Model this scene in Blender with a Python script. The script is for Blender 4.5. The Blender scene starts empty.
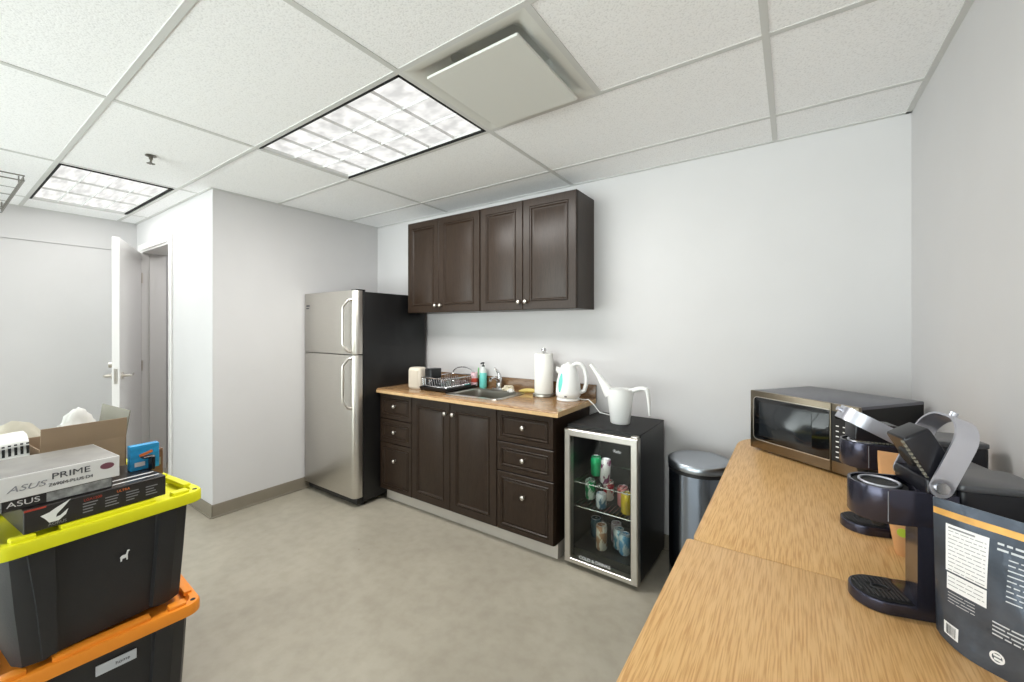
import bpy, bmesh, math, random
from mathutils import Matrix, Vector, noise
random.seed(7)
PI = math.pi
SC = bpy.context.scene
COL = SC.collection
# ------------------------------------------------------------------ helpers
def lin(c):
    out = []
    for v in c:
        v = v / 255.0
        out.append(v / 12.92 if v <= 0.04045 else ((v + 0.055) / 1.055) ** 2.4)
    return (out[0], out[1], out[2], 1.0)

def nodes_of(m):
    m.use_nodes = True
    nt = m.node_tree
    return nt, nt.nodes, nt.links

def mat(name, rgb, rough=0.5, metal=0.0, var=0.0, scale=8.0, bump=0.0, bscale=60.0, spec=None, coat=0.0, stretch=None, emit=None, estr=0.0, trans=0.0):
    m = bpy.data.materials.new(name)
    nt, N, L = nodes_of(m)
    b = N['Principled BSDF']
    c = lin(rgb)
    b.inputs['Base Color'].default_value = c
    b.inputs['Roughness'].default_value = rough
    b.inputs['Metallic'].default_value = metal
    if spec is not None: b.inputs['Specular IOR Level'].default_value = spec
    if coat: b.inputs['Coat Weight'].default_value = coat; b.inputs['Coat Roughness'].default_value = 0.12
    if emit is not None:
        b.inputs['Emission Color'].default_value = lin(emit); b.inputs['Emission Strength'].default_value = estr
    tc = N.new('ShaderNodeTexCoord'); mp = N.new('ShaderNodeMapping')
    L.new(tc.outputs['Object'], mp.inputs['Vector'])
    if stretch: mp.inputs['Scale'].default_value = stretch
    if var > 0:
        n = N.new('ShaderNodeTexNoise'); n.inputs['Scale'].default_value = scale; n.inputs['Detail'].default_value = 5
        L.new(mp.outputs['Vector'], n.inputs['Vector'])
        r = N.new('ShaderNodeValToRGB')
        r.color_ramp.elements[0].position = 0.3; r.color_ramp.elements[1].position = 0.7
        r.color_ramp.elements[0].color = tuple(max(0, x * (1 - var)) for x in c[:3]) + (1,)
        r.color_ramp.elements[1].color = tuple(min(1, x * (1 + var)) for x in c[:3]) + (1,)
        L.new(n.outputs['Fac'], r.inputs['Fac']); L.new(r.outputs['Color'], b.inputs['Base Color'])
    if bump > 0:
        n2 = N.new('ShaderNodeTexNoise'); n2.inputs['Scale'].default_value = bscale; n2.inputs['Detail'].default_value = 4
        L.new(mp.outputs['Vector'], n2.inputs['Vector'])
        bp = N.new('ShaderNodeBump'); bp.inputs['Strength'].default_value = bump; bp.inputs['Distance'].default_value = 0.01
        L.new(n2.outputs['Fac'], bp.inputs['Height']); L.new(bp.outputs['Normal'], b.inputs['Normal'])
    return m

def wood(name, ca, cb, cc, sx, sy, sz, rough=0.35, fine=18.0, spec=.5):
    """long-grained wood: two stretched noises"""
    m = bpy.data.materials.new(name); nt, N, L = nodes_of(m); b = N['Principled BSDF']
    b.inputs['Roughness'].default_value = rough; b.inputs['Specular IOR Level'].default_value = spec
    tc = N.new('ShaderNodeTexCoord'); mp = N.new('ShaderNodeMapping'); mp.inputs['Scale'].default_value = (sx, sy, sz)
    L.new(tc.outputs['Object'], mp.inputs['Vector'])
    n1 = N.new('ShaderNodeTexNoise'); n1.inputs['Scale'].default_value = 3.0; n1.inputs['Detail'].default_value = 6; n1.inputs['Distortion'].default_value = 0.6
    n2 = N.new('ShaderNodeTexNoise'); n2.inputs['Scale'].default_value = fine; n2.inputs['Detail'].default_value = 3
    L.new(mp.outputs['Vector'], n1.inputs['Vector']); L.new(mp.outputs['Vector'], n2.inputs['Vector'])
    r = N.new('ShaderNodeValToRGB'); e = r.color_ramp.elements
    e[0].position = 0.32; e[0].color = lin(ca); e[1].position = 0.68; e[1].color = lin(cb)
    L.new(n1.outputs['Fac'], r.inputs['Fac'])
    r2 = N.new('ShaderNodeValToRGB'); r2.color_ramp.elements[0].position = 0.36; r2.color_ramp.elements[1].position = 0.56
    r2.color_ramp.elements[0].color = lin(cc); r2.color_ramp.elements[1].color = (1, 1, 1, 1)
    L.new(n2.outputs['Fac'], r2.inputs['Fac'])
    mx = N.new('ShaderNodeMixRGB'); mx.blend_type = 'MULTIPLY'; mx.inputs['Fac'].default_value = 1.0
    L.new(r.outputs['Color'], mx.inputs['Color1']); L.new(r2.outputs['Color'], mx.inputs['Color2'])
    L.new(mx.outputs['Color'], b.inputs['Base Color'])
    return m

def glassy(name, tint, mixfac=0.1, rough=0.03):
    m = bpy.data.materials.new(name); nt, N, L = nodes_of(m)
    N.remove(N['Principled BSDF']); out = N['Material Output']
    t = N.new('ShaderNodeBsdfTransparent'); t.inputs['Color'].default_value = lin(tint)
    g = N.new('ShaderNodeBsdfGlossy'); g.inputs['Roughness'].default_value = rough
    f = N.new('ShaderNodeFresnel'); f.inputs['IOR'].default_value = 1.45
    mx = N.new('ShaderNodeMixShader')
    if mixfac is None: L.new(f.outputs['Fac'], mx.inputs['Fac'])
    else: mx.inputs['Fac'].default_value = mixfac
    L.new(t.outputs['BSDF'], mx.inputs[1]); L.new(g.outputs['BSDF'], mx.inputs[2]); L.new(mx.outputs['Shader'], out.inputs['Surface'])
    return m

def new(): return bmesh.new()
def merge(bm, t, M=None):
    if M is not None: bmesh.ops.transform(t, matrix=M, verts=t.verts[:])
    me = bpy.data.meshes.new('tmp'); t.to_mesh(me); t.free(); bm.from_mesh(me); bpy.data.meshes.remove(me)
def box(bm, x0, x1, y0, y1, z0, z1, bev=0.0, seg=2, M=None):
    t = new(); bmesh.ops.create_cube(t, size=1.0)
    for v in t.verts:
        v.co = Vector((x0 + (v.co.x + .5) * (x1 - x0), y0 + (v.co.y + .5) * (y1 - y0), z0 + (v.co.z + .5) * (z1 - z0)))
    if bev > 0: bmesh.ops.bevel(t, geom=t.edges[:], offset=bev, segments=seg, profile=0.5, affect='EDGES')
    bmesh.ops.recalc_face_normals(t, faces=t.faces[:])
    merge(bm, t, M)
def loft(bm, rings, closed=True, cap0=True, cap1=True, M=None, loop=False):
    t = new(); R = [[t.verts.new(Vector(p)) for p in ring] for ring in rings]; n = len(R[0])
    pairs = list(zip(R[:-1], R[1:])) + ([(R[-1], R[0])] if loop else [])
    for a, b in pairs:
        for i in range(n if closed else n - 1):
            j = (i + 1) % n
            try: t.faces.new((a[i], a[j], b[j], b[i]))
            except ValueError: pass
    if not loop:
        if cap0 and n > 2: t.faces.new(list(reversed(R[0])))
        if cap1 and n > 2: t.faces.new(R[-1])
    bmesh.ops.remove_doubles(t, verts=t.verts[:], dist=1e-6)
    bmesh.ops.recalc_face_normals(t, faces=t.faces[:])
    merge(bm, t, M)
def lathe(bm, prof, seg=32, M=None, cx=0, cy=0, sx=1.0, sy=1.0):
    rings = []
    for r, z in prof:
        r = max(r, 1e-4)
        rings.append([(cx + r * sx * math.cos(2 * PI * k / seg), cy + r * sy * math.sin(2 * PI * k / seg), z) for k in range(seg)])
    loft(bm, rings, M=M)
def prism(bm, poly, z0, z1, bev=0.0, M=None):
    """extrude a 2-D outline, soft top and bottom edge"""
    cx = sum(p[0] for p in poly) / len(poly); cy = sum(p[1] for p in poly) / len(poly)
    def ins(d):
        o = []
        for x, y in poly:
            l = math.hypot(x - cx, y - cy) or 1
            o.append((x - (x - cx) / l * d, y - (y - cy) / l * d))
        return o
    if bev > 0: rs = [[(x, y, z0) for x, y in ins(bev)], [(x, y, z0 + bev) for x, y in poly], [(x, y, z1 - bev) for x, y in poly], [(x, y, z1 - bev * .3) for x, y in ins(bev * .3)], [(x, y, z1) for x, y in ins(bev)]]
    else: rs = [[(x, y, z0) for x, y in poly], [(x, y, z1) for x, y in poly]]
    loft(bm, rs, M=M)
def rrect(x0, x1, y0, y1, r, seg=5):
    rr = r if isinstance(r, (list, tuple)) else (r, r, r, r)
    pts = []
    for (cx, cy, a0, q) in ((x1 - rr[0], y1 - rr[0], 0, rr[0]), (x0 + rr[1], y1 - rr[1], 90, rr[1]), (x0 + rr[2], y0 + rr[2], 180, rr[2]), (x1 - rr[3], y0 + rr[3], 270, rr[3])):
        for k in range(seg + 1):
            a = math.radians(a0 + 90 * k / seg); pts.append((cx + q * math.cos(a), cy + q * math.sin(a)))
    return pts
def tube(bm, pts, r, seg=8, M=None, radii=None, closed=False, flat=None):
    P = [Vector(p) for p in pts]; n = len(P); rings = []; up = None
    for i in range(n):
        if closed: d = (P[(i + 1) % n] - P[i - 1]).normalized()
        else: d = (P[min(i + 1, n - 1)] - P[max(i - 1, 0)]).normalized()
        if up is None: up = Vector((0, 0, 1)) if abs(d.z) < .9 else Vector((1, 0, 0))
        s = d.cross(up).normalized(); up = s.cross(d).normalized()
        q = radii[i] if radii else r; f = flat if flat else 1.0
        rings.append([tuple(P[i] + s * (math.cos(2 * PI * k / seg) * q) + up * (math.sin(2 * PI * k / seg) * q * f)) for k in range(seg)])
    loft(bm, rings, M=M, loop=closed)
def cyl(bm, p0, p1, r, seg=16, r1=None, M=None):
    tube(bm, [p0, p1], r, seg, M, radii=[r, r if r1 is None else r1])
def bez(p0, p1, p2, p3, n=10):
    p0, p1, p2, p3 = map(Vector, (p0, p1, p2, p3)); o = []
    for k in range(n + 1):
        t = k / n; o.append(p0 * (1 - t) ** 3 + p1 * 3 * t * (1 - t) ** 2 + p2 * 3 * t * t * (1 - t) + p3 * t ** 3)
    return o
def panel(bm, x0, x1, z0, z1, yf, th, rings, M=None):
    """cabinet door slab with its front at y = yf (facing -y); rings = (inset, depth) from the edge to the middle"""
    rs = [[(x0, yf + th, z0), (x1, yf + th, z0), (x1, yf + th, z1), (x0, yf + th, z1)]]
    for i, d in rings: rs.append([(x0 + i, yf + d, z0 + i), (x1 - i, yf + d, z0 + i), (x1 - i, yf + d, z1 - i), (x0 + i, yf + d, z1 - i)])
    loft(bm, rs, M=M)
def obj(name, bm, m, parent=None, smooth=35, loc=None, rot=None):
    me = bpy.data.meshes.new(name); bm.to_mesh(me); bm.free()
    if isinstance(m, (list, tuple)):
        for q in m: me.materials.append(q)
    else: me.materials.append(m)
    if smooth:
        me.polygons.foreach_set('use_smooth', [True] * len(me.polygons)); me.set_sharp_from_angle(angle=math.radians(smooth))
    o = bpy.data.objects.new(name, me); COL.objects.link(o)
    if parent is not None: o.parent = parent
    if loc: o.location = loc
    if rot: o.rotation_euler = rot
    return o
def tag(o, label, cat, group=None):
    o['label'] = label; o['category'] = cat
    if group: o['group'] = group
    return o
def thing(name, label, cat, loc=(0, 0, 0), rz=0.0, group=None):
    o = bpy.data.objects.new(name, None); COL.objects.link(o); o.empty_display_size = 0.05
    o.location = loc; o.rotation_euler = (0, 0, rz)
    return tag(o, label, cat, group)
def struct(name, bm, m, parent=None, smooth=0):
    o = obj(name, bm, m, parent, smooth)
    if parent is None: o['kind'] = 'structure'
    return o
def copy_tree(o, parent=None):
    c = o.copy(); COL.objects.link(c)
    if parent is not None: c.parent = parent
    for ch in list(o.children): copy_tree(ch, c)
    return c
def text(name, s, size, m, parent, loc, rot, sx=1.0, ext=0.0004, shear=0.0, align='CENTER'):
    cu = bpy.data.curves.new(name, 'FONT'); cu.body = s; cu.size = size; cu.extrude = ext; cu.align_x = align; cu.align_y = 'CENTER'; cu.shear = shear
    o = bpy.data.objects.new(name, cu); COL.objects.link(o)
    bpy.context.view_layer.update()
    me = bpy.data.meshes.new_from_object(o.evaluated_get(bpy.context.evaluated_depsgraph_get()))
    bpy.data.objects.remove(o); me.materials.clear(); me.materials.append(m)
    o = bpy.data.objects.new(name, me); COL.objects.link(o); o.parent = parent; o.location = loc; o.rotation_euler = rot; o.scale = (sx, 1, 1)
    return o

# ------------------------------------------------------------------ materials
M = {}
M['wall'] = mat('wall_paint', (203, 201, 201), 0.6, var=0.015, scale=3, bump=0.02, bscale=180)
M['tile'] = None
M['grid'] = mat('grid_white', (204, 204, 201), 0.5)
M['base'] = mat('rubber_base', (128, 120, 106), 0.5, var=0.05)
M['white'] = mat('white_plastic', (238, 238, 236), 0.3)
M['whitem'] = mat('white_matte', (226, 226, 222), 0.6)
M['door'] = mat('door_paint', (224, 222, 220), 0.35)
M['black'] = mat('black_plastic', (20, 20, 22), 0.35)
M['blackm'] = mat('black_matte', (14, 14, 15), 0.6)
M['rubber'] = mat('dark_rubber', (26, 26, 27), 0.8)
M['chrome'] = mat('chrome', (205, 205, 207), 0.14, 1.0)
M['nickel'] = mat('satin_nickel', (214, 208, 200), 0.28, 1.0)
M['steel'] = mat('brushed_steel', (206, 202, 195), 0.36, 1.0, var=0.04, scale=14, stretch=(1, 1, 60))
M['steelh'] = mat('brushed_steel_horizontal', (172, 168, 160), 0.28, 1.0, var=0.04, scale=14, stretch=(1, 60, 60))
M['blacksteel'] = mat('black_appliance_side', (16, 16, 17), 0.38, 0.0, bump=0.03, bscale=300)
M['espresso'] = wood('espresso_foil', (47, 36, 28), (53, 41, 32), (215, 210, 208), 14, 14, 1.2, 0.34, spec=.28)
M['cabin'] = mat('cabinet_inside', (40, 32, 28), 0.6)
M['toe'] = mat('toe_kick_grey', (196, 188, 178), 0.5, var=0.03)
M['counter'] = wood('wood_laminate', (152, 120, 84), (174, 141, 102), (200, 180, 160), 1.2, 16, 16, 0.16)
M['splash'] = wood('wood_laminate_shaded', (118, 92, 66), (136, 108, 80), (200, 180, 160), 1.2, 16, 16, 0.25)  # worktop laminate again, darkened to paint in the wall cabinets' shade
M['table'] = wood('oak_laminate', (216, 172, 114), (223, 181, 123), (228, 213, 194), 34, 1.3, 34, 0.36, fine=9.0)
M['tableedge'] = mat('oak_edge', (205, 165, 112), 0.4, var=0.06, scale=20)
M['legs'] = mat('black_powder_coat', (30, 30, 31), 0.5)
M['glass'] = glassy('clear_glass', (240, 244, 242), None)
M['cooler_glass'] = glassy('tinted_door_glass', (236, 238, 234), 0.025, 0.05)
M['dark_glass'] = mat('dark_oven_glass', (9, 10, 12), 0.06, coat=0.4)
M['teal'] = mat('teal_soap', (112, 206, 196), 0.2)
M['clearp'] = mat('cloudy_clear_plastic', (206, 214, 210), 0.2)
M['cream'] = mat('cream_plastic', (214, 205, 190), 0.45)
M['yellowlid'] = mat('yellow_lid', (226, 222, 22), 0.42, var=0.03)
M['orangelid'] = mat('orange_lid', (240, 144, 40), 0.42, var=0.03)
M['tote'] = mat('tote_black', (38, 38, 40), 0.5, bump=0.05, bscale=150)
M['card'] = mat('kraft_card', (150, 128, 104), 0.8, var=0.06, scale=5)
M['cardin'] = mat('kraft_card_grey', (128, 124, 112), 0.85, var=0.05)
M['cardbrown'] = mat('brown_card', (108, 78, 58), 0.8, var=0.08)
M['boxwhite'] = mat('printed_white_card', (222, 220, 218), 0.4)
M['boxtopshade'] = mat('shaded_print_card', (140, 137, 133), 0.4, var=0.22, scale=9)  # print on the white box top, greyed to include its shade
M['boxblack'] = mat('printed_black_card', (40, 36, 36), 0.35, var=0.25, scale=14)
M['boxdark'] = mat('printed_charcoal_card', (46, 43, 42), 0.35)
M['photoprint'] = mat('printed_board_picture', (150, 150, 148), 0.4, var=0.55, scale=38)
M['blueprint'] = mat('printed_blue_card', (40, 150, 205), 0.35, var=0.25, scale=22, stretch=(1, 1, 2.5))
M['red'] = mat('print_red', (176, 62, 44), 0.5)
M['orangep'] = mat('print_orange', (222, 120, 60), 0.5)
M['ink'] = mat('print_ink', (60, 60, 66), 0.6)
M['inkgrey'] = mat('print_grey', (138, 138, 142), 0.6)
M['paper'] = mat('paper_white', (236, 236, 236), 0.6)
M['towel'] = mat('paper_towel', (236, 235, 230), 0.9, bump=0.25, bscale=140)
M['pouch'] = mat('foil_pouch', (80, 87, 98), 0.28, 0.55, var=0.5, scale=9, bump=0.5, bscale=11)
M['pouchgold'] = mat('pouch_gold_stripe', (226, 172, 92), 0.35, 0.1, var=0.2, scale=30)
M['kraftbag'] = mat('kraft_pouch', (206, 152, 100), 0.6, var=0.08, scale=10)
M['lime'] = mat('lime_sticker', (176, 196, 40), 0.4)
M['slate'] = mat('slate_machine', (66, 66, 80), 0.22, 0.7)
M['slatedark'] = mat('machine_dark', (30, 30, 36), 0.32, 0.2)
M['greytop'] = mat('grey_machine_top', (84, 84, 87), 0.35, 0.1)
M['alu'] = mat('satin_aluminium', (214, 215, 224), 0.36, 1.0, var=0.03, scale=20)
M['mwsteel'] = mat('black_stainless', (138, 128, 112), 0.3, 1.0, var=0.04, scale=10, stretch=(1, 1, 40))
M['mwtop'] = mat('microwave_case', (112, 112, 120), 0.32, 0.7)
M['louver'] = mat('louver_white', (214, 214, 212), 0.5)
M['lamp'] = mat('lamp_lens', (90, 90, 90), 0.6, emit=(255, 254, 249), estr=0.80)
M['bin_steel'] = mat('bin_steel', (150, 160, 176), 0.2, 1.0)
M['bin_lid'] = mat('bin_lid_steel', (178, 184, 192), 0.3, 1.0)
M['diffuser'] = mat('diffuser_white', (214, 214, 208), 0.5)
M['gapshade'] = mat('recess_shade', (18, 18, 18), 0.8)  # near-black puts the shade of the lens gap into the colour
M['brass'] = mat('sprinkler_metal', (120, 116, 108), 0.35, 1.0)
M['wire'] = mat('grey_wire', (128, 124, 118), 0.4, 0.6)
M['foam'] = mat('crumpled_white', (214, 212, 207), 0.6)
M['cloth'] = mat('beige_cloth', (206, 196, 172), 0.9, bump=0.3, bscale=90)
M['banana'] = mat('pale_yellow_peel', (206, 184, 104), 0.5, var=0.1)
M['pinkp'] = mat('pink_clear', (226, 190, 196), 0.3)
M['greenp'] = mat('green_print', (120, 190, 120), 0.4)

# ceiling tile material: mineral fibre with fine fissures
def ceil_mat():
    m = bpy.data.materials.new('mineral_fibre_tile'); nt, N, L = nodes_of(m); b = N['Principled BSDF']
    b.inputs['Roughness'].default_value = 0.9
    tc = N.new('ShaderNodeTexCoord')
    n = N.new('ShaderNodeTexNoise'); n.inputs['Scale'].default_value = 150; n.inputs['Detail'].default_value = 3
    L.new(tc.outputs['Object'], n.inputs['Vector'])
    r = N.new('ShaderNodeValToRGB'); r.color_ramp.elements[0].position = 0.30; r.color_ramp.elements[1].position = 0.5
    r.color_ramp.elements[0].color = lin((226, 226, 226)); r.color_ramp.elements[1].color = lin((246, 246, 246))
    L.new(n.outputs['Fac'], r.inputs['Fac']); L.new(r.outputs['Color'], b.inputs['Base Color'])
    bp = N.new('ShaderNodeBump'); bp.inputs['Strength'].default_value = 0.10; bp.inputs['Distance'].default_value = 0.01
    L.new(n.outputs['Fac'], bp.inputs['Height']); L.new(bp.outputs['Normal'], b.inputs['Normal'])
    return m
M['tile'] = ceil_mat()
def lamp_mat(name, sx, sy):
    # fluorescent tubes glowing unevenly behind the prismatic lens
    m = mat(name, (80, 80, 80), 0.6); nt = m.node_tree; N, L = nt.nodes, nt.links; b = N['Principled BSDF']
    b.inputs['Emission Color'].default_value = (1, .995, .97, 1)
    tc = N.new('ShaderNodeTexCoord'); mp = N.new('ShaderNodeMapping'); mp.inputs['Scale'].default_value = (sx, sy, 1); L.new(tc.outputs['Object'], mp.inputs['Vector'])
    n = N.new('ShaderNodeTexNoise'); n.inputs['Scale'].default_value = 1.0; n.inputs['Detail'].default_value = 2; L.new(mp.outputs['Vector'], n.inputs['Vector'])
    r = N.new('ShaderNodeMapRange'); r.inputs['From Min'].default_value = .35; r.inputs['From Max'].default_value = .62; r.inputs['To Min'].default_value = .64; r.inputs['To Max'].default_value = .95
    L.new(n.outputs['Fac'], r.inputs['Value']); L.new(r.outputs['Result'], b.inputs['Emission Strength'])
    return m
def floor_mat():
    m = bpy.data.materials.new('polished_concrete'); nt, N, L = nodes_of(m); b = N['Principled BSDF']
    tc = N.new('ShaderNodeTexCoord')
    a = N.new('ShaderNodeTexNoise'); a.inputs['Scale'].default_value = 1.7; a.inputs['Detail'].default_value = 8; a.inputs['Roughness'].default_value = 0.6; a.inputs['Distortion'].default_value = 0.4
    c = N.new('ShaderNodeTexNoise'); c.inputs['Scale'].default_value = 14; c.inputs['Detail'].default_value = 6
    for q in (a, c): L.new(tc.outputs['Object'], q.inputs['Vector'])
    r = N.new('ShaderNodeValToRGB'); e = r.color_ramp.elements
    e[0].position = 0.3; e[0].color = lin((158, 151, 137)); e[1].position = 0.75; e[1].color = lin((176, 169, 154))
    L.new(a.outputs['Fac'], r.inputs['Fac'])
    r2 = N.new('ShaderNodeValToRGB'); r2.color_ramp.elements[0].position = 0.3; r2.color_ramp.elements[0].color = lin((242, 241, 239)); r2.color_ramp.elements[1].position = 0.6; r2.color_ramp.elements[1].color = (1, 1, 1, 1)
    L.new(c.outputs['Fac'], r2.inputs['Fac'])
    mx = N.new('ShaderNodeMixRGB'); mx.blend_type = 'MULTIPLY'; mx.inputs['Fac'].default_value = 1
    L.new(r.outputs['Color'], mx.inputs['Color1']); L.new(r2.outputs['Color'], mx.inputs['Color2']); L.new(mx.outputs['Color'], b.inputs['Base Color'])
    mr = N.new('ShaderNodeMapRange'); mr.inputs['To Min'].default_value = 0.2; mr.inputs['To Max'].default_value = 0.42
    L.new(a.outputs['Fac'], mr.inputs['Value']); L.new(mr.outputs['Result'], b.inputs['Roughness'])
    return m
M['floor'] = floor_mat()

# ------------------------------------------------------------------ room shell
XR, XS, XW = 0.475, -3.55, -5.41          # right wall, recess side wall, far left wall
YB, YF, YK = 2.70, 1.235, -2.6            # kitchen wall, wall with the door, window wall behind the camera
ZC = 2.455
CAM = 1.42

b = new(); box(b, XW - .2, XR + .2, YK - .2, YB + .2, -.1, 0); struct('floor', b, M['floor'])
gx = [-5.0, -3.775, -2.542, -1.311, -0.0755]; gy = [-1.95, -1.345, -0.735, -0.125, 0.486, 1.095, 1.70, 2.367]
TROF = [(-2.542, -1.311, 1.095, 1.70), (-5.04, -3.80, 0.486, 1.085)]
DIFF = (-1.311, -0.70, 1.095, 1.70)
holes = TROF + [DIFF]
b = new()
xs = sorted(set([XW - .1, XR + .1] + [h[0] for h in holes] + [h[1] for h in holes])); ys = sorted(set([YK - .1, YB + .1] + [h[2] for h in holes] + [h[3] for h in holes]))
for i in range(len(xs) - 1):
    for j in range(len(ys) - 1):
        mx_, my_ = (xs[i] + xs[i + 1]) / 2, (ys[j] + ys[j + 1]) / 2
        if any(h[0] < mx_ < h[1] and h[2] < my_ < h[3] for h in holes): continue
        box(b, xs[i], xs[i + 1], ys[j], ys[j + 1], ZC, ZC + .02)
bmesh.ops.remove_doubles(b, verts=b.verts[:], dist=1e-5)
box(b, XW - .1, XR + .1, YK - .1, YB + .1, ZC + .24, ZC + .26)
struct('ceiling', b, M['tile'])
# suspension grid
b = new(); w = .012
for x in gx:
    ya, yb = YK, (YF if x < XS else YB)
    segs = [(ya, yb)]
    if x == -5.0: segs = [(ya, .486), (1.085, yb)]
    for a, c in segs: box(b, x - w, x + w, a, c, ZC - .003, ZC + .004)
for y in gy:
    x0 = XW if y < YF else XS
    box(b, x0, XR, y - w, y + w, ZC - .0028, ZC + .004)
box(b, -.70 - w, -.70 + w, 1.095, 1.70, ZC - .003, ZC + .004)
for (x0, x1, y0, y1) in ((XS, XR, YB - .02, YB), (XR - .022, XR, YK, YB), (XS, XS + .02, YF, YB), (XW, XS + .02, YF - .02, YF), (XW, XW + .02, YK, YF)):
    box(b, x0, x1, y0, y1, ZC - .004, ZC + .004)
struct('trim_1', b, M['grid'])

T = .17
b = new(); box(b, XS - T, XR + .1, YB, YB + .1, 0, ZC + .02); struct('wall_back', b, M['wall'])
b = new(); box(b, XR, XR + .1, YK, YB + .1, 0, ZC + .02); struct('wall_right', b, M['wall'])
b = new(); box(b, XS - .1, XS, YF + T, YB, 0, ZC + .02); struct('wall_recess', b, M['wall'])
DX0, DX1, DZ = -5.24, -4.44, 2.165
b = new()
box(b, XW - .1, DX0, YF, YF + T, 0, ZC + .02); box(b, DX1, XS, YF, YF + T, 0, ZC + .02); box(b, DX0, DX1, YF, YF + T, DZ, ZC + .02)
struct('wall_corridor', b, M['wall'])
b = new(); box(b, XW - .1, XW, YF + T, YB, 0, ZC + .02); box(b, XW - .1, XS, YB, YB + .1, 0, ZC + .02); struct('wall_closet', b, M['wall'])
# far left wall: thin plaster panel below a slim reveal, slightly set back above
VY0, VY1, VZ0, VZ1 = -2.45, -.45, .5, 2.3  # unseen window opening, added so daylight strikes the right wall
b = new()
for (ya, yb) in ((YK, VY0), (VY1, YF)):
    box(b, XW - .12, XW - .012, ya, yb, 0, ZC + .02); box(b, XW - .02, XW, ya, yb, 0, 2.163); box(b, XW - .02, XW, ya, yb, 2.171, ZC + .02)
box(b, XW - .12, XW, VY0, VY1, 0, VZ0); box(b, XW - .12, XW, VY0, VY1, VZ1, ZC + .02)
struct('wall_left', b, M['wall'])
b = new()
for k in range(3):
    y = VY0 + (VY1 - VY0) * k / 2; box(b, XW - .09, XW - .03, y - .025, y + .025, VZ0, VZ1)
box(b, XW - .09, XW - .03, VY0, VY1, VZ0, VZ0 + .05); box(b, XW - .09, XW - .03, VY0, VY1, VZ1 - .05, VZ1)
win2 = struct('added_window_2', b, M['white'])
b = new(); box(b, XW - .063, XW - .057, VY0, VY1, VZ0, VZ1); obj('window_pane', b, M['glass'], win2, 0)
# window wall behind the camera
WX0, WX1, WZ0, WZ1 = -5.3, 0.38, 0.12, 2.38
b = new(); box(b, XW - .1, XR + .1, YK - .15, YK, 0, WZ0); box(b, XW - .1, XR + .1, YK - .15, YK, WZ1, ZC + .02)
box(b, XW - .1, WX0, YK - .15, YK, WZ0, WZ1); box(b, WX1, XR + .1, YK - .15, YK, WZ0, WZ1); struct('wall_window', b, M['wall'])
b = new(); n = 4
for k in range(n + 1):
    x = WX0 + (WX1 - WX0) * k / n; box(b, x - .025, x + .025, YK - .1, YK - .04, WZ0, WZ1)
box(b, WX0, WX1, YK - .1, YK - .04, WZ0, WZ0 + .05); box(b, WX0, WX1, YK - .1, YK - .04, WZ1 - .05, WZ1)
win = struct('window_1', b, M['white'])
b = new(); box(b, WX0, WX1, YK - .072, YK - .066, WZ0, WZ1); obj('window_pane', b, M['glass'], win, 0)

# baseboards
def cove(name, p0, p1, nx, ny, h=.1):
    b = new(); t_ = .008
    for (d0, d1, z0, z1) in ((0, t_, 0, h), (0, .016, 0, .012)):
        ax0, ay0 = p0; ax1, ay1 = p1
        xs_ = sorted((ax0, ax1, ax0 + nx * d1, ax1 + nx * d1)); ys_ = sorted((ay0, ay1, ay0 + ny * d1, ay1 + ny * d1))
        box(b, xs_[0], xs_[-1], ys_[0], ys_[-1], z0, z1, 0.003, 1)
    struct(name, b, M['base'])
cove('baseboard_recess', (XS, YF - .008), (XS, YB), 1, 0)
cove('baseboard_corridor', (DX1 + .09, YF), (XS + .008, YF), 0, -1)
cove('baseboard_back', (XS, YB), (XR, YB), 0, -1)
cove('baseboard_right', (XR, YK), (XR, YB), -1, 0)
cove('baseboard_left', (XW, YK), (XW, YF), 1, 0)

# door frame and door
b = new(); f = .06; dpt = .018
box(b, DX1, DX1 + f, YF - dpt, YF, 0, DZ + f, .003, 1); box(b, DX0 - f, DX0, YF - dpt, YF, 0, DZ + f, .003, 1); box(b, DX0, DX1, YF - dpt, YF, DZ, DZ + f, .003, 1)
box(b, DX1 - .02, DX1, YF - .01, YF + T + .01, 0, DZ, .002, 1); box(b, DX0, DX0 + .02, YF - .01, YF + T + .01, 0, DZ, .002, 1); box(b, DX0 + .02, DX1 - .02, YF - .01, YF + T + .01, DZ - .02, DZ, .002, 1)
box(b, DX1 - .034, DX1 - .02, YF + .05, YF + .09, 0, DZ - .02); box(b, DX0 + .02, DX0 + .034, YF + .05, YF + .09, 0, DZ - .02)
tr = struct('trim_2', b, M['door'])
b = new(); box(b, DX1 - .0225, DX1 - .0195, YF + .005, YF + .035, .99, 1.08); obj('strike_plate', b, M['nickel'], tr)
dd = bpy.data.objects.new('door_1', None); COL.objects.link(dd); dd['kind'] = 'structure'
dd.location = (DX0 + .03, YF - .012, 0); dd.rotation_euler = (0, 0, math.atan2(-.33, .82))
LW = .85
b = new(); box(b, 0, LW, -.045, 0, .012, DZ - .025, .002, 1); obj('door_leaf', b, M['door'], dd)
for sgn, y0, nm in ((1, 0.0, 'lever_handle'), (-1, -.045, 'lever_handle')):
    b = new(); hx = LW - .065; hz = 1.03
    cyl(b, (hx, y0, hz), (hx, y0 + sgn * .012, hz), .027, 20); cyl(b, (hx, y0, hz), (hx, y0 + sgn * .055, hz), .011, 12)
    tube(b, [(hx + .008, y0 + sgn * .055, hz), (hx - .04, y0 + sgn * .058, hz), (hx - .125, y0 + sgn * .05, hz)], .0095, 10)
    obj(nm, b, M['nickel'], dd)
b = new(); cyl(b, (LW - .065, -.045, 1.12), (LW - .065, -.075, 1.12), .022, 18); obj('deadbolt', b, M['nickel'], dd)
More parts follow.
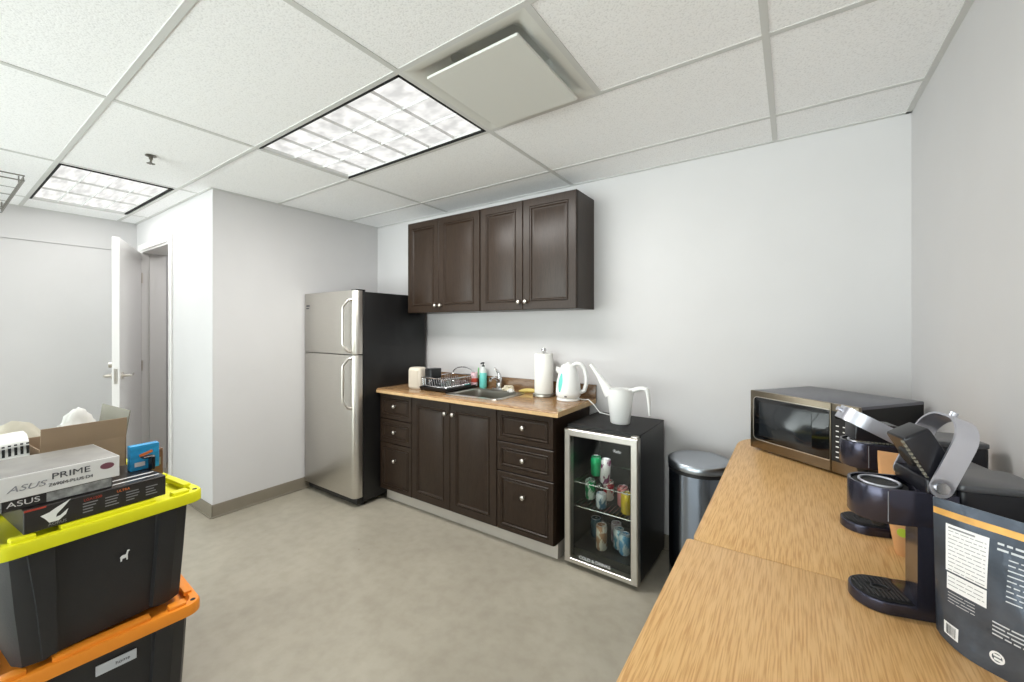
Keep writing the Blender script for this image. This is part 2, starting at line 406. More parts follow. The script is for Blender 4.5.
b = new(); box(b, LW - .001, LW + .0015, -.034, -.011, .97, 1.09); obj('latch_plate', b, M['nickel'], dd)
b = new()
for z in (.25, 1.05, 1.9): cyl(b, (0.002, .006, z - .05), (0.002, .006, z + .05), .007, 10)
obj('hinge', b, M['nickel'], dd)

# ------------------------------------------------------------------ ceiling fittings
def troffer(name, label, x0, x1, y0, y1, nx, ny, watts, lens):
    t = thing(name, label, 'ceiling light', ((x0 + x1) / 2, (y0 + y1) / 2, ZC), 0, 'recessed fluorescent ceiling lights')
    a, c = (x1 - x0) / 2 - .012, (y1 - y0) / 2 - .012
    b = new(); h = .13; o = .002
    box(b, -a, a, -c, -c + o, .0, h); box(b, -a, a, c - o, c, .0, h); box(b, -a, -a + o, -c, c, .0, h); box(b, a - o, a, -c, c, .0, h); box(b, -a, a, -c, c, h, h + .004)
    obj('housing', b, M['gapshade'], t, 0)
    b = new(); o = .013
    for q in ((-a, a, -c, -c + o), (-a, a, c - o, c), (a - o, a, -c, c)): box(b, q[0], q[1], q[2], q[3], -.004, .01)
    fr = obj('frame', b, M['gapshade'], t, 0)  # dark strips stand in for the shaded gap round the lens
    b = new(); box(b, -a - .002, -a + .010, -c + .012, c - .012, -.0045, .02); box(b, -a + .010, -a + .013, -c + .012, c - .012, -.003, .02); obj('white_end', b, M['grid'], fr, 0)
    ai, ci = a - .014, c - .016
    b = new()
    zt, zb = .016, .003
    # louvre cells: each cell has curved reflector sides between blades
    for i in range(nx + 1):
        x = -ai + 2 * ai * i / nx
        rs = []
        for yy in (-ci, ci): rs.append([(x - .0012, yy, zb), (x + .0012, yy, zb), (x + .003, yy, zt), (x - .003, yy, zt)])
        loft(b, rs)
    for j in range(ny + 1):
        y = -ci + 2 * ci * j / ny
        rs = []
        for xx in (-ai, ai): rs.append([(xx, y - .0012, zb), (xx, y + .0012, zb), (xx, y + .003, zt), (xx, y - .003, zt)])
        loft(b, rs)
    obj('louver', b, M['louver'], t, 0)
    b = new(); box(b, -ai, ai, -ci, ci, zt + .001, zt + .004); obj('lamp_lens', b, lens, t, 0)
    la = bpy.data.lights.new('fluorescent_lamp', 'AREA'); la.shape = 'RECTANGLE'; la.size = 2 * ai; la.size_y = 2 * ci; la.energy = watts; la.color = (1.0, .985, .96)
    lq = bpy.data.objects.new('fluorescent_lamp', la); COL.objects.link(lq); lq.parent = t; lq.location = (0, 0, -.006)
troffer('recessed_ceiling_light', 'recessed white louvred ceiling light beside the square air diffuser', *TROF[0], 6, 3, 38, lamp_mat('lamp_lens_tubes', 9, 14))
troffer('recessed_ceiling_light', 'recessed white louvred ceiling light above the open door', *TROF[1], 3, 4, 8, lamp_mat('lamp_lens_long', 4, 26))

x0, x1, y0, y1 = DIFF
t = thing('air_diffuser', 'square white ceiling air diffuser with flat drop panel and shadowed surround', 'air vent', ((x0 + x1) / 2, (y0 + y1) / 2, ZC))
hw = (x1 - x0) / 2 - .012
b = new(); rs = []
for i, z in ((0, -.003), (.03, -.002), (.055, .012), (.085, .05), (.12, .085), (.125, .14)):
    rs.append([(p[0], p[1], z) for p in rrect(-hw + i, hw - i, -hw + i, hw - i, .002 + i * .5)])
loft(b, rs, cap0=False); obj('backpan', b, M['diffuser'], t)
b = new(); q = hw - .055; prism(b, rrect(-q + .040, q, -q - .010, q - .012, .006), -.042, -.032, .002); obj('plaque', b, M['diffuser'], t)
for sx in (-1, 1):
    for sy in (-1, 1): b = new(); cyl(b, (sx * .12, sy * .12, -.03), (sx * .12, sy * .12, .06), .006, 8); obj('hanger', b, M['diffuser'], t)

px, py = -3.18, .79
t = thing('fire_sprinkler', 'small metal pendant fire sprinkler head under the ceiling tile', 'sprinkler', (px, py, ZC)); t.scale = (.82, .82, .82)
b = new(); lathe(b, [(.0, 0), (.032, 0), (.034, -.006), (.02, -.012), (.0, -.012)], 20); obj('escutcheon', b, M['brass'], t)
b = new(); cyl(b, (0, 0, -.01), (0, 0, -.03), .012, 12)
for s in (-1, 1): tube(b, [(s * .01, 0, -.028), (s * .02, 0, -.04), (s * .006, 0, -.058)], .003, 6)
cyl(b, (0, 0, -.03), (0, 0, -.055), .003, 8); obj('frame_body', b, M['brass'], t)
b = new()
for k in range(8): box(b, .004, .024, -.005, .005, -.0605, -.058, M=Matrix.Rotation(k * PI / 4, 4, 'Z'))
cyl(b, (0, 0, -.057), (0, 0, -.0612), .01, 12); obj('deflector', b, M['brass'], t)

# hanging wire tray at the far left of the ceiling
t = thing('wire_tray', 'thin metal wire tray with zigzag edge hanging under the ceiling', 'wire tray', (-4.72, .15, 2.37))
b = new(); xa, xb, ya, yb = -.66, .62, -.5, .235
for z in (0, .032):
    tube(b, [(xa, yb, z), (xb, yb, z), (xb, ya, z), (xa, ya, z)], .0045, 6, closed=True)
obj('rail', b, M['wire'], t)
n = 18
for yy in (ya, yb):
    b = new(); zz_ = []
    for k in range(n): zz_ += [(xa + (xb - xa) * k / n, yy, 0), (xa + (xb - xa) * (k + .5) / n, yy, .032)]
    tube(b, zz_ + [(xb, yy, 0)], .0028, 5); obj('zigzag_wire', b, M['wire'], t)
b = new()
for k in range(1, 5):
    x = xa + (xb - xa) * k / 5; tube(b, [(x, ya, 0), (x, yb, 0)], .0022, 5)
obj('cross_wire', b, M['wire'], t)
for (x, y) in ((xa + .02, ya), (xb - .02, ya), (xa + .02, yb), (xb - .25, yb)):
    b = new(); cyl(b, (x, y, 0), (x, y, .085), .0035, 6); obj('hanger_rod', b, M['wire'], t)

# ------------------------------------------------------------------ refrigerator
t = thing('refrigerator', 'stainless top-freezer refrigerator with black sides beside the drawers', 'refrigerator', (-3.17, 2.62, 0))
FX0, FX1 = -.365, .368; FYF = 1.92 - 2.62
b = new(); box(b, FX0 + .005, FX1, FYF + .075, .04, .035, 1.705, .006, 2); obj('body', b, M['blacksteel'], t)
def fdoor(name, z0, z1):
    d_ = .068
    pts = [(FX0, FYF + d_)]
    pts += [(FX0, FYF + .012), (FX0 + .004, FYF + .004), (FX0 + .012, FYF)]
    for k in range(0, 9):
        a = k / 8 * PI / 2; pts.append((FX1 - .045 + .045 * math.sin(a), FYF + .045 - .045 * math.cos(a)))
    pts.append((FX1, FYF + d_))
    b = new(); prism(b, pts, z0, z1, 0.003); return obj(name, b, M['steel'], t, 30)
fz = fdoor('freezer_door', 1.208, 1.712); fd = fdoor('fridge_door', .075, 1.2)
b = new(); box(b, FX0 + .01, FX1 - .01, FYF + .066, FYF + .078, .08, 1.70); obj('door_gasket', b, M['rubber'], t)
def fhandle(par, z0, z1, zb):
    b = new(); hx = FX1 - .078; y = FYF - .05
    pts = [(hx + .05, FYF + .002, z1 - .0), (hx + .035, FYF - .02, z1 + .0), (hx, y, z1 - .045)] if zb else []
    zz = [z1 - .06 - (z1 - .06 - z0 - .06) * k / 6 for k in range(7)]
    pts = [(hx + .034, FYF + .004, z1), (hx + .024, FYF - .025, z1 - .008), (hx + .004, y, z1 - .05)] + [(hx, y - .004, z) for z in zz] + [(hx + .004, y, z0 + .05), (hx + .024, FYF - .025, z0 + .008), (hx + .034, FYF + .004, z0)]
    tube(b, pts, .0115, 10); return obj('handle', b, M['steel'], par, 50)
fhandle(fz, 1.225, 1.64, 1); fhandle(fd, .78, 1.18, 0)
b = new(); box(b, FX0 + .035, FX0 + .085, FYF - .002, FYF + .001, 1.60, 1.612); box(b, FX0 + .035, FX0 + .075, FYF - .002, FYF + .001, 1.58, 1.59); obj('badge', b, M['ink'], fz)
b = new(); box(b, FX0 + .02, FX1 - .02, FYF + .03, FYF + .09, .02, .072, .004); obj('kick_grille', b, M['black'], t)
for xx in (FX0 + .05, FX1 - .05):
    for yy in (FYF + .1, .0):
        b = new(); cyl(b, (xx, yy, 0), (xx, yy, .04), .022, 12); obj('foot', b, M['rubber'], t)
b = new(); box(b, FX1 - .08, FX1 - .005, FYF + .02, FYF + .1, 1.706, 1.722, .004); obj('hinge_cover', b, M['black'], t)

# ------------------------------------------------------------------ base cabinets
CY = 2.15          # front face of doors and drawers
def carcass(b, x0, x1, y0, y1, z0, z1, th=.016):
    box(b, x0, x0 + th, y0, y1, z0, z1); box(b, x1 - th, x1, y0, y1, z0, z1); box(b, x0 + th, x1 - th, y0, y1, z0, z0 + th); box(b, x0 + th, x1 - th, y1 - th, y1, z0 + th, z1)
RING = [(0, .004), (.004, 0), (.054, 0), (.057, .004), (.060, .004), (.064, -.002), (.069, -.002), (.076, .006), (.080, .006), (.096, .001)]
RINGS = [(0, .003), (.003, 0), (.030, 0), (.032, .003), (.034, .003), (.038, -.002), (.042, -.002), (.047, .005), (.050, .005), (.058, .001)]
def knob(par, x, z, y):
    b = new(); MM = Matrix.Translation((x, y, z)) @ Matrix.Rotation(PI / 2, 4, 'X')
    lathe(b, [(.0, -.002), (.008, -.002), (.006, .010), (.007, .013), (.0145, .018), (.0155, .024), (.012, .029), (.0, .0305)], 18, MM)
    return obj('knob', b, M['nickel'], par, 50)
def front(par, name, x0, x1, z0, z1, y, kx, kz, rings):
    b = new(); panel(b, x0, x1, z0, z1, y, .019, rings); d_ = obj(name, b, M['espresso'], par, 20); knob(d_, kx, kz, y); return d_
def drawers(label, x0, x1, zs):
    t = thing('drawer_cabinet', label, 'cabinet', ((x0 + x1) / 2, 2.42, 0), 0, 'base drawer cabinets')
    w_ = (x1 - x0) / 2
    b = new(); carcass(b, -w_, w_, CY + .02 - 2.42, 2.675 - 2.42, .1, .887); box(b, -w_ + .016, w_ - .016, CY + .021 - 2.42, CY + .03 - 2.42, .116, .884)
    obj('body', b, M['espresso'], t, 0)
    for z0, z1, kz in zs: front(t, 'drawer', -w_ + .002, w_ - .002, z0, z1, CY - 2.42, .0, kz, RINGS)
ZS = [(.682, .882, .79), (.49, .676, .585), (.105, .484, .355)]
drawers('dark brown three-drawer base cabinet beside the refrigerator', -2.795, -2.417, ZS)
drawers('dark brown three-drawer base cabinet beside the drinks cooler', -1.598, -1.175, ZS)
t = thing('sink_cabinet', 'dark brown two-door base cabinet under the sink', 'cabinet', (-2.0075, 2.42, 0))
w_ = .4085
b = new(); carcass(b, -w_, w_, CY + .02 - 2.42, 2.675 - 2.42, .1, .887); obj('body', b, M['espresso'], t, 0)
front(t, 'door', -w_ + .002, -.010, 0.105, .882, CY - 2.42, -.045, .80, RING)
front(t, 'door', -.007, w_ - .002, 0.105, .882, CY - 2.42, .03, .80, RING)
b = new(); box(b, -2.79, -1.18, 2.215, 2.233, 0, .1, .001, 1); box(b, -1.198, -1.18, 2.233, 2.66, 0, .1)
tag(obj('toe_kick_board', b, M['toe'], None, 0), 'pale grey toe-kick board under the dark base cabinets', 'plinth')

# worktop with sink cut-out
ZT = .922
SX0, SX1, SY0, SY1 = -2.13, -1.66, 2.235, 2.585
t = thing('worktop', 'brown wood-look laminate worktop over the dark base cabinets', 'worktop', (-1.96, 2.42, .888))
def wl(x0, x1, y0, y1, bev=0): box(b, x0 + 1.96, x1 + 1.96, y0 - 2.42, y1 - 2.42, 0, ZT - .888, bev, 3)
b = new()
h_ = ZT - .888; r_ = .014
prof = [(SY0 - 2.42, 0), (2.118 - 2.42, 0), (2.118 - 2.42, h_ - r_)]
for k in range(1, 6):
    a_ = k / 5 * PI / 2; prof.append((2.118 - 2.42 + r_ - r_ * math.cos(a_), h_ - r_ + r_ * math.sin(a_)))
prof += [(SY0 - 2.42, h_)]
loft(b, [[(-2.80 + 1.96, y_, z_) for y_, z_ in prof], [(-1.132 + 1.96, y_, z_) for y_, z_ in prof]])
wl(-2.80, SX0, SY0, 2.682); wl(SX1, -1.13, SY0, 2.682); wl(SX0, SX1, SY1, 2.682)
sl = obj('slab', b, M['counter'], t, 30)
b = new(); box(b, -2.80 + 1.96, -1.128 + 1.96, 2.1165 - 2.42, 2.1185 - 2.42, .002, h_ - .012); box(b, -1.1325 + 1.96, -1.128 + 1.96, 2.1185 - 2.42, 2.682 - 2.42, .002, h_ - .001)
obj('edge_strip', b, mat('light_edge_strip', (206, 172, 126), 0.35, var=.08, scale=30), sl, 0)
b = new(); box(b, -2.80 + 1.96, -1.13 + 1.96, 2.68 - 2.42, 2.698 - 2.42, 0, h_ + .095, .004, 2); obj('backsplash', b, M['splash'], t)

t = thing('kitchen_sink', 'stainless drop-in sink set into the wood-look worktop', 'sink', ((SX0 + SX1) / 2, (SY0 + SY1) / 2, ZT))
a, c = (SX1 - SX0) / 2, (SY1 - SY0) / 2
b = new(); rs = []
for o, z, r in ((.018, .001, .05), (.016, .005, .05), (-.018, .005, .05), (-.026, -.003, .05), (-.034, -.13, .05), (-.07, -.15, .05), (-.16, -.153, .02)):
    rs.append([(x, y, z) for x, y in rrect(-a - o, a + o, -c - o, c + o, r, 6)])
loft(b, rs, cap0=False); obj('basin', b, M['steelh'], t, 40)
b = new(); lathe(b, [(0, -.151), (.035, -.151), (.04, -.148), (.03, -.147), (0, -.149)], 20); obj('drain', b, M['chrome'], t)

t = thing('faucet', 'chrome single-lever faucet standing behind the sink', 'faucet', (-1.93, 2.635, ZT))
b = new(); prism(b, rrect(-.07, .07, -.025, .025, .024), 0, .012, .003); lathe(b, [(.026, .01), (.025, .05), (.023, .085), (.018, .095), (0, .098)], 20); obj('base', b, M['chrome'], t, 40)
b = new(); tube(b, [(.0, -.01, .06), (.005, -.04, .085), (.012, -.09, .105), (.018, -.14, .1), (.02, -.15, .085)], .012, 12, radii=[.015, .014, .012, .011, .011]); obj('spout', b, M['chrome'], t, 50)
b = new(); tube(b, [(0, 0, .09), (-.004, .002, .12), (-.02, -.01, .155), (-.03, -.03, .175)], .01, 10, radii=[.018, .014, .009, .007]); obj('lever', b, M['chrome'], t, 50)

# ------------------------------------------------------------------ wall cabinets
UY = 2.415
def wallcab(label, x0, x1, xm):
    t = thing('wall_cabinet', label, 'cabinet', ((x0 + x1) / 2, YB, 1.545), 0, 'dark wall cabinets')
    xc = (x0 + x1) / 2; w_ = (x1 - x0) / 2; xm -= xc; yb_ = UY - YB
    b = new(); box(b, -w_, w_, yb_ + .02, -.002, 0, .775, .001, 1); obj('body', b, M['espresso'], t, 0)
    front(t, 'door', -w_ + .002, xm - .0015, 0, .775, yb_, xm - .028, .055, RING)
    front(t, 'door', xm + .0015, w_ - .002, 0, .775, yb_, xm + .03, .055, RING)
wallcab('dark brown two-door wall cabinet nearer the refrigerator', -2.765, -1.957, -2.39)
wallcab('dark brown two-door wall cabinet with its bare side showing', -1.954, -1.150, -1.567)

# ------------------------------------------------------------------ things on the worktop
t = thing('dish_rack', 'black wire dish rack with drip tray beside the sink', 'dish rack', (-2.30, 2.45, ZT))
a, c = .15, .195
b = new(); rs = []
for o, z in ((-.02, 0.004), (0, .012), (.004, .028), (0, .028), (-.008, .014)): rs.append([(x, y, z) for x, y in rrect(-a - o, a + o, -c - o, c + o, .02)])
loft(b, rs); obj('drip_tray', b, M['black'], t)
b = new()
for z in (.035, .10):
    tube(b, [(x, y, z) for x, y in rrect(-a + .015, a - .015, -c + .015, c - .015, .02, 3)], .004, 6, closed=True)
for s in (-1, 1):
    tube(b, bez((-a + .015, s * (c - .015), .10), (-a + .05, s * (c - .015), .10 + (.09 if s > 0 else 0)), (a - .05, s * (c - .015), .10 + (.07 if s > 0 else 0)), (a - .015, s * (c - .015), .10)), .004, 6)
for k in range(14):
    y = -c + .03 + (2 * c - .06) * k / 13
    tube(b, [(-a + .015, y, .10), (-a + .02, y, .035), (-a + .07, y, .03), (-a + .085, y, .085), (-a + .1, y, .03), (a - .1, y, .03), (a - .085, y, .085), (a - .07, y, .03), (a - .02, y, .035), (a - .015, y, .10)], .0034, 5)
obj('wire_basket', b, M['chrome'], t)
b = new()
prism(b, rrect(-a + .005, -a + .085, -.14, -.02, .015), .035, .165, .004); obj('cutlery_holder', b, M['black'], t)
for xx in (-a + .02, a - .02):
    for yy in (-c + .02, c - .02):
        b = new(); cyl(b, (xx, yy, 0), (xx, yy, .008), .01, 10); obj('foot', b, M['rubber'], t)

t = thing('canister', 'cream ribbed canister with rounded corners at the dish rack end', 'canister', (-2.535, 2.32, ZT), math.radians(8))
b = new(); rs = []
pts = rrect(-.06, .06, -.05, .05, .028, 6)
for z, o in ((0, -.006), (.006, 0), (.15, .004), (.166, -.002), (.172, -.014)):
    r2 = []
    for i, (x, y) in enumerate(pts):
        l = math.hypot(x, y); r2.append((x + x / l * o, y + y / l * o, z))
    rs.append(r2)
loft(b, rs); obj('body', b, M['cream'], t, 40)
b = new()
for k in range(9): cyl(b, (-.042 + k * .0105, -.0535, .014), (-.042 + k * .0105, -.0535, .15), .0042, 8)
obj('ribbing', b, M['cream'], t)

t = thing('tumbler', 'pale pink and green tumbler standing in the dish rack', 'tumbler', (-2.172, 2.612, ZT + .0145))
b = new(); lathe(b, [(0, 0), (.026, 0), (.03, .11), (.027, .11), (.024, .006), (0, .006)], 20); obj('cup', b, M['pinkp'], t)
b = new(); lathe(b, [(.0285, .03), (.0305, .032), (.0312, .062), (.0295, .064)], 20); obj('red_band', b, M['red'], t)
b = new(); cyl(b, (.018, .012, .008), (.03, .02, .15), .005, 8); obj('green_straw', b, M['greenp'], t)

t = thing('soap_bottle', 'teal hand soap bottle with black pump behind the sink', 'soap bottle', (-2.10, 2.638, ZT))
b = new(); lathe(b, [(0, 0), (.027, 0), (.031, .006), (.031, .112), (.029, .126), (.0, .126)], 24); obj('body', b, M['teal'], t, 40)
b = new(); lathe(b, [(.0295, .125), (.027, .148), (.014, .164), (.012, .175), (0, .175)], 24); obj('shoulder', b, M['clearp'], t, 40)
b = new(); cyl(b, (0, 0, .172), (0, 0, .186), .012, 14); cyl(b, (0, 0, .186), (0, 0, .2), .005, 8); tube(b, [(.006, .008, .203), (0, 0, .206), (-.006, -.014, .203), (-.008, -.022, .198)], .006, 8); obj('pump', b, M['black'], t)

def crumple(name, label, cat, loc, sx, sy, sz, m, seed, sub=4, amp=.5, rz=0):
    b = new(); bmesh.ops.create_icosphere(b, subdivisions=sub, radius=1)
    for v in b.verts:
        p = v.co.copy(); n1 = noise.noise(p * 1.6 + Vector((seed, 0, 0))); n2 = 1 - abs(noise.noise(p * 3.1 + Vector((0, seed, 3)))) * 2
        k = 1 + amp * n1 + amp * .45 * n2
        q = p * k; v.co = Vector((q.x * sx, q.y * sy, max(q.z * sz, -sz * .55) + sz * .55))
    return tag(obj(name, b, m, None, 60, loc, (0, 0, rz)), label, cat)
crumple('dish_cloth', 'crumpled beige dish cloth on the worktop beside the faucet', 'cloth', (-1.82, 2.60, ZT + .0055), .045, .03, .026, M['cloth'], 2.3)
crumple('scouring_pad', 'small crumpled white scouring pad in front of the beige cloth', 'scouring pad', (-1.765, 2.555, ZT + .0055), .022, .018, .014, M['foam'], 5.1)
b = new()
bp = bez((-.075, -.012, .018), (-.03, .035, .018), (.03, .035, .018), (.08, -.008, .02), 14)
tube(b, bp, .015, 9, radii=[.004, .008, .012, .015, .017, .018, .018, .018, .018, .017, .016, .013, .009, .006, .004])
tag(obj('banana', b, M['banana'], None, 60, (-1.63, 2.60, ZT), (0, 0, .35)), 'pale yellow banana lying beside the paper towel stand', 'fruit')

PX, PY = -1.487, 2.575
t = thing('paper_towel_stand', 'chrome paper towel stand with round base on the worktop', 'paper towel stand', (PX, PY, ZT))
b = new(); lathe(b, [(0, 0), (.078, 0), (.082, .004), (.08, .018), (.074, .022), (0, .022)], 32); obj('base', b, M['steelh'], t, 40)
b = new(); cyl(b, (0, 0, .02), (0, 0, .315), .006, 10); obj('rod', b, M['chrome'], t)
b = new(); lathe(b, [(0, .31), (.006, .31), (.017, .322), (.02, .334), (.014, .346), (0, .349)], 18); obj('finial', b, M['chrome'], t, 50)
b = new(); lathe(b, [(.02, .0), (.066, .0), (.068, .003), (.068, .283), (.066, .286), (.022, .286), (.02, .28)], 40)
tag(obj('paper_towel_roll', b, M['towel'], None, 40, (PX, PY, ZT + .0225)), 'white paper towel roll on the chrome stand', 'paper towel roll')

t = thing('electric_kettle', 'white electric kettle with blue-green water window on the worktop', 'kettle', (-1.265, 2.525, ZT), math.radians(24))
b = new(); lathe(b, [(0, 0), (.076, 0), (.08, .004), (.078, .016), (.07, .02), (0, .02)], 36); obj('power_base', b, M['white'], t, 40)
b = new(); lathe(b, [(0, .021), (.074, .021), (.083, .032), (.085, .06), (.081, .11), (.070, .165), (.059, .205), (.054, .218), (.05, .224), (0, .224)], 36)
rs = []
for s_, z0, z1, wd in ((.045, .15, .219, .03), (.066, .178, .222, .02), (.083, .200, .2265, .009)):
    rs.append([(-s_, -wd, z1), (-s_ - .002, 0, z0), (-s_, wd, z1), (-s_ + .004, 0, z1 + .003)])
loft(b, rs); kb = obj('body', b, M['white'], t, 45)
b = new(); lathe(b, [(.0, .220), (.052, .220), (.05, .232), (.035, .244), (.012, .25), (.01, .258), (0, .26)], 28); obj('lid', b, M['white'], t, 45)
b = new(); hp = [(.03, 0, .238), (.06, 0, .25), (.088, 0, .243), (.110, 0, .215), (.122, 0, .165), (.121, 0, .11), (.108, 0, .066), (.075, 0, .052)]
P2 = []
for i in range(len(hp) - 1):
    for k in range(4): P2.append(tuple(Vector(hp[i]).lerp(Vector(hp[i + 1]), k / 4)))
P2.append(hp[-1]); tube(b, P2, .0165, 12, flat=.85); obj('handle', b, M['white'], t, 60)
b = new()
rs = []
for k in range(11):
    z = .062 + .125 * k / 10; q = k / 10; wd = .017 * math.sin(PI * (q * .86 + .07)) + .002
    Rr = (.0852 - .0045 * ((z - .06) / .05) ** 1.0 if z < .11 else .0807 - .0115 * (z - .11) / .055 if z < .165 else .0692 - .011 * (z - .165) / .04) + .0012
    a0 = math.radians(196 + 34)
    rs.append([(Rr * math.cos(a0 + s * wd / Rr), Rr * math.sin(a0 + s * wd / Rr), z) for s in (-1, -.5, 0, .5, 1)])
loft(b, rs, closed=False, cap0=False, cap1=False); obj('water_window', b, M['teal'], t, 60)
b = new(); box(b, -.008, .008, -.0835, -.078, .030, .040, .001, 1, Matrix.Rotation(math.radians(-10), 4, 'Z')); obj('switch', b, M['ink'], t)
b = new(); tube(b, [(.07, .0, .012), (.1, -.01, .006), (.135, -.02, .010), (.17, -.03, -.02), (.21, -.045, -.07), (.28, -.06, -.0815), (.34, -.05, -.0815), (.37, -.025, -.0815)], .0035, 7); obj('cord', b, M['white'], t, 60)

# ------------------------------------------------------------------ drinks cooler
CR = math.radians(-1.5)
t = thing('drinks_cooler', 'black glass-door drinks cooler with stainless frame holding cans', 'drinks cooler', (-.900, 2.178, 0), CR)
CW, CD, CH = .2225, .49, .828
b = new(); y0 = .05
for q in ((-CW, -CW + .03, y0, CD, .03, CH), (CW - .03, CW, y0, CD, .03, CH), (-CW + .03, CW - .03, y0, CD, CH - .04, CH), (-CW + .03, CW - .03, y0, CD, .03, .10), (-CW + .03, CW - .03, CD - .03, CD, .10, CH - .04)):
    box(b, *q)
obj('cabinet', b, M['blacksteel'], t, 0)
b = new(); box(b, -CW - .001, CW + .001, y0 - .006, CD + .004, CH, CH + .008, .003, 2); obj('top_panel', b, M['blackm'], t)
b = new()
zb0, zt0 = .028, .818; fw = .040
outer = [(-CW, zb0), (CW, zb0), (CW, zt0), (-CW, zt0)]
def fring(i, y): return [(x + (i if x < 0 else -i), y, z + (i * .7 if z < .4 else -i)) for x, z in outer]
loft(b, [fring(0, .045), fring(0, .006), fring(.006, 0), fring(fw - .004, .0), fring(fw, .004), fring(fw, .045)], loop=True)
cd = obj('door', b, M['steel'], t, 25)
b = new(); box(b, -CW + fw - .004, CW - fw + .004, .008, .012, zb0 + fw * .7 - .004, zt0 - fw + .004); obj('glass_pane', b, M['cooler_glass'], cd, 0)
b = new(); box(b, CW - .04, CW - .004, .004, .045, zt0, zt0 + .012, .003); obj('hinge', b, M['nickel'], cd)
text('door_lettering', '\u00b7Rela\u00b7', .024, M['paper'], cd, (.105, .0072, zt0 - .085), (PI / 2, 0, 0))
text('door_lettering', 'COLD & DRINKS', .026, M['paper'], cd, (-.03, .0068, zb0 + fw + .008), (PI / 2, 0, 0))
for xx in (-CW + .04, CW - .04):
    for yy in (.09, CD - .05):
        b = new(); cyl(b, (xx, yy, 0), (xx, yy, .032), .016, 12); obj('foot', b, M['rubber'], t)
SHZ = [.655, .520, .268]
SHZ = [.490, .345]
for zz in SHZ:
    b = new(); xa = CW - .032
    tube(b, [(-xa, .062, zz), (xa, .062, zz), (xa, CD - .034, zz), (-xa, CD - .034, zz)], .003, 6, closed=True)
    for k in range(1, 16):
        x = -xa + 2 * xa * k / 16; tube(b, [(x, .062, zz), (x, CD - .034, zz)], .0018, 5)
    obj('wire_shelf', b, M['chrome'], t)

b = new(); box(b, -.07, -.03, .07, .20, CH - .056, CH - .041, .003); obj('led_bar', b, M['paper'], t)
cl_ = bpy.data.lights.new('cooler_led', 'AREA'); cl_.shape = 'RECTANGLE'; cl_.size = .30; cl_.size_y = .06; cl_.energy = 1.0
clq = bpy.data.objects.new('cooler_led', cl_); COL.objects.link(clq); clq.parent = t; clq.location = (0, .075, CH - .058); clq.rotation_euler = (math.radians(25), 0, 0)
# ------------------------------------------------------------------ the cans
def can_mat(name, base, band, bandz=(.03, .09), rough=.25):
    m = bpy.data.materials.new(name); nt, N, L = nodes_of(m); bb = N['Principled BSDF']
    bb.inputs['Roughness'].default_value = rough; bb.inputs['Metallic'].default_value = .25
    tc = N.new('ShaderNodeTexCoord'); wv = N.new('ShaderNodeTexNoise'); wv.inputs['Scale'].default_value = 34; wv.inputs['Detail'].default_value = 2
    mp = N.new('ShaderNodeMapping'); mp.inputs['Scale'].default_value = (1, 1, .55)
    L.new(tc.outputs['Object'], mp.inputs['Vector']); L.new(mp.outputs['Vector'], wv.inputs['Vector'])
    r = N.new('ShaderNodeValToRGB'); r.color_ramp.elements[0].position = bandz[0]; r.color_ramp.elements[1].position = bandz[1]
    r.color_ramp.elements[0].color = lin(base); r.color_ramp.elements[1].color = lin(band)
    L.new(wv.outputs['Fac'], r.inputs['Fac']); L.new(r.outputs['Color'], bb.inputs['Base Color'])
    return m
def can(label, x, y, z, m, r=.033, h=.121, tilt=0, group='drink cans in the cooler'):
    # x, y in the cooler's own frame
    wx = -.900 + x * math.cos(CR) - y * math.sin(CR); wy = 2.178 + x * math.sin(CR) + y * math.cos(CR)
    t = thing('drink_can', label, 'can', (wx, wy, z), 0, group); t.rotation_euler = (0, tilt, 0)
    b = new(); lathe(b, [(0, .004), (r * .72, .0), (r * .8, .003), (r, .012), (r, h - .014), (r * .86, h - .003), (r * .84, h - .003)], 22); obj('body', b, m, t, 50)
    b = new(); lathe(b, [(0, h - .006), (r * .76, h - .006), (r * .82, h - .001), (r * .87, h - .001), (r * .87, h - .004)], 22); box(b, -.006, .006, -.004, .014, h - .006, h - .003, .001, 1); obj('lid', b, M['alu'], t, 40)
cg = can_mat('can_green', (20, 150, 92), (40, 190, 128), (.4, .7))
cgw = can_mat('can_green_white', (20, 150, 92), (214, 232, 224), (.5, .56))
cwp = can_mat('can_white_plum', (226, 226, 230), (120, 40, 96), (.52, .6))
crw = can_mat('can_red_white', (186, 36, 60), (228, 216, 216), (.46, .54))
csb = can_mat('can_silver_blue', (206, 214, 222), (70, 110, 140), (.5, .58))
cpk = can_mat('can_pink', (228, 150, 158), (224, 116, 110), (.4, .7))
cyl_ = can_mat('can_yellow', (216, 190, 40), (190, 160, 30), (.4, .7))
cbr = can_mat('can_brown_white', (176, 136, 108), (226, 220, 210), (.5, .56))
cbl = can_mat('can_blue_white', (84, 150, 178), (216, 226, 232), (.46, .54))
clb = can_mat('can_light_blue', (96, 160, 206), (206, 222, 234), (.5, .58))
cte = can_mat('can_dark_teal', (22, 56, 70), (44, 90, 110), (.4, .7))
s1, s2 = [z + .0035 for z in SHZ]; s3 = .1
can('green drink can alone on the upper shelf of the cooler', -.115, .22, s1, cg)
can('white and plum slim can leaning on the upper cooler shelf', -.025, .14, s1 - .001, cwp, .029, .145, .08)
can('green and white can on the cooler middle shelf', -.145, .20, s2, cgw)
can('red and white can behind the silver can in the cooler', -.045, .25, s2, crw)
can('silver and blue can in front of the red and white can', -.035, .115, s2, csb, .031, .09)
can('pink can beside the yellow can in the cooler', .062, .21, s2, cpk)
can('yellow can at the end of the cooler middle shelf', .115, .13, s2, cyl_)
can('brown and white can at the front of the low cooler shelf', -.035, .12, s3, cbr, .033, .150)
can('dark teal can standing in shade on the low cooler shelf', -.125, .24, s3, cte)
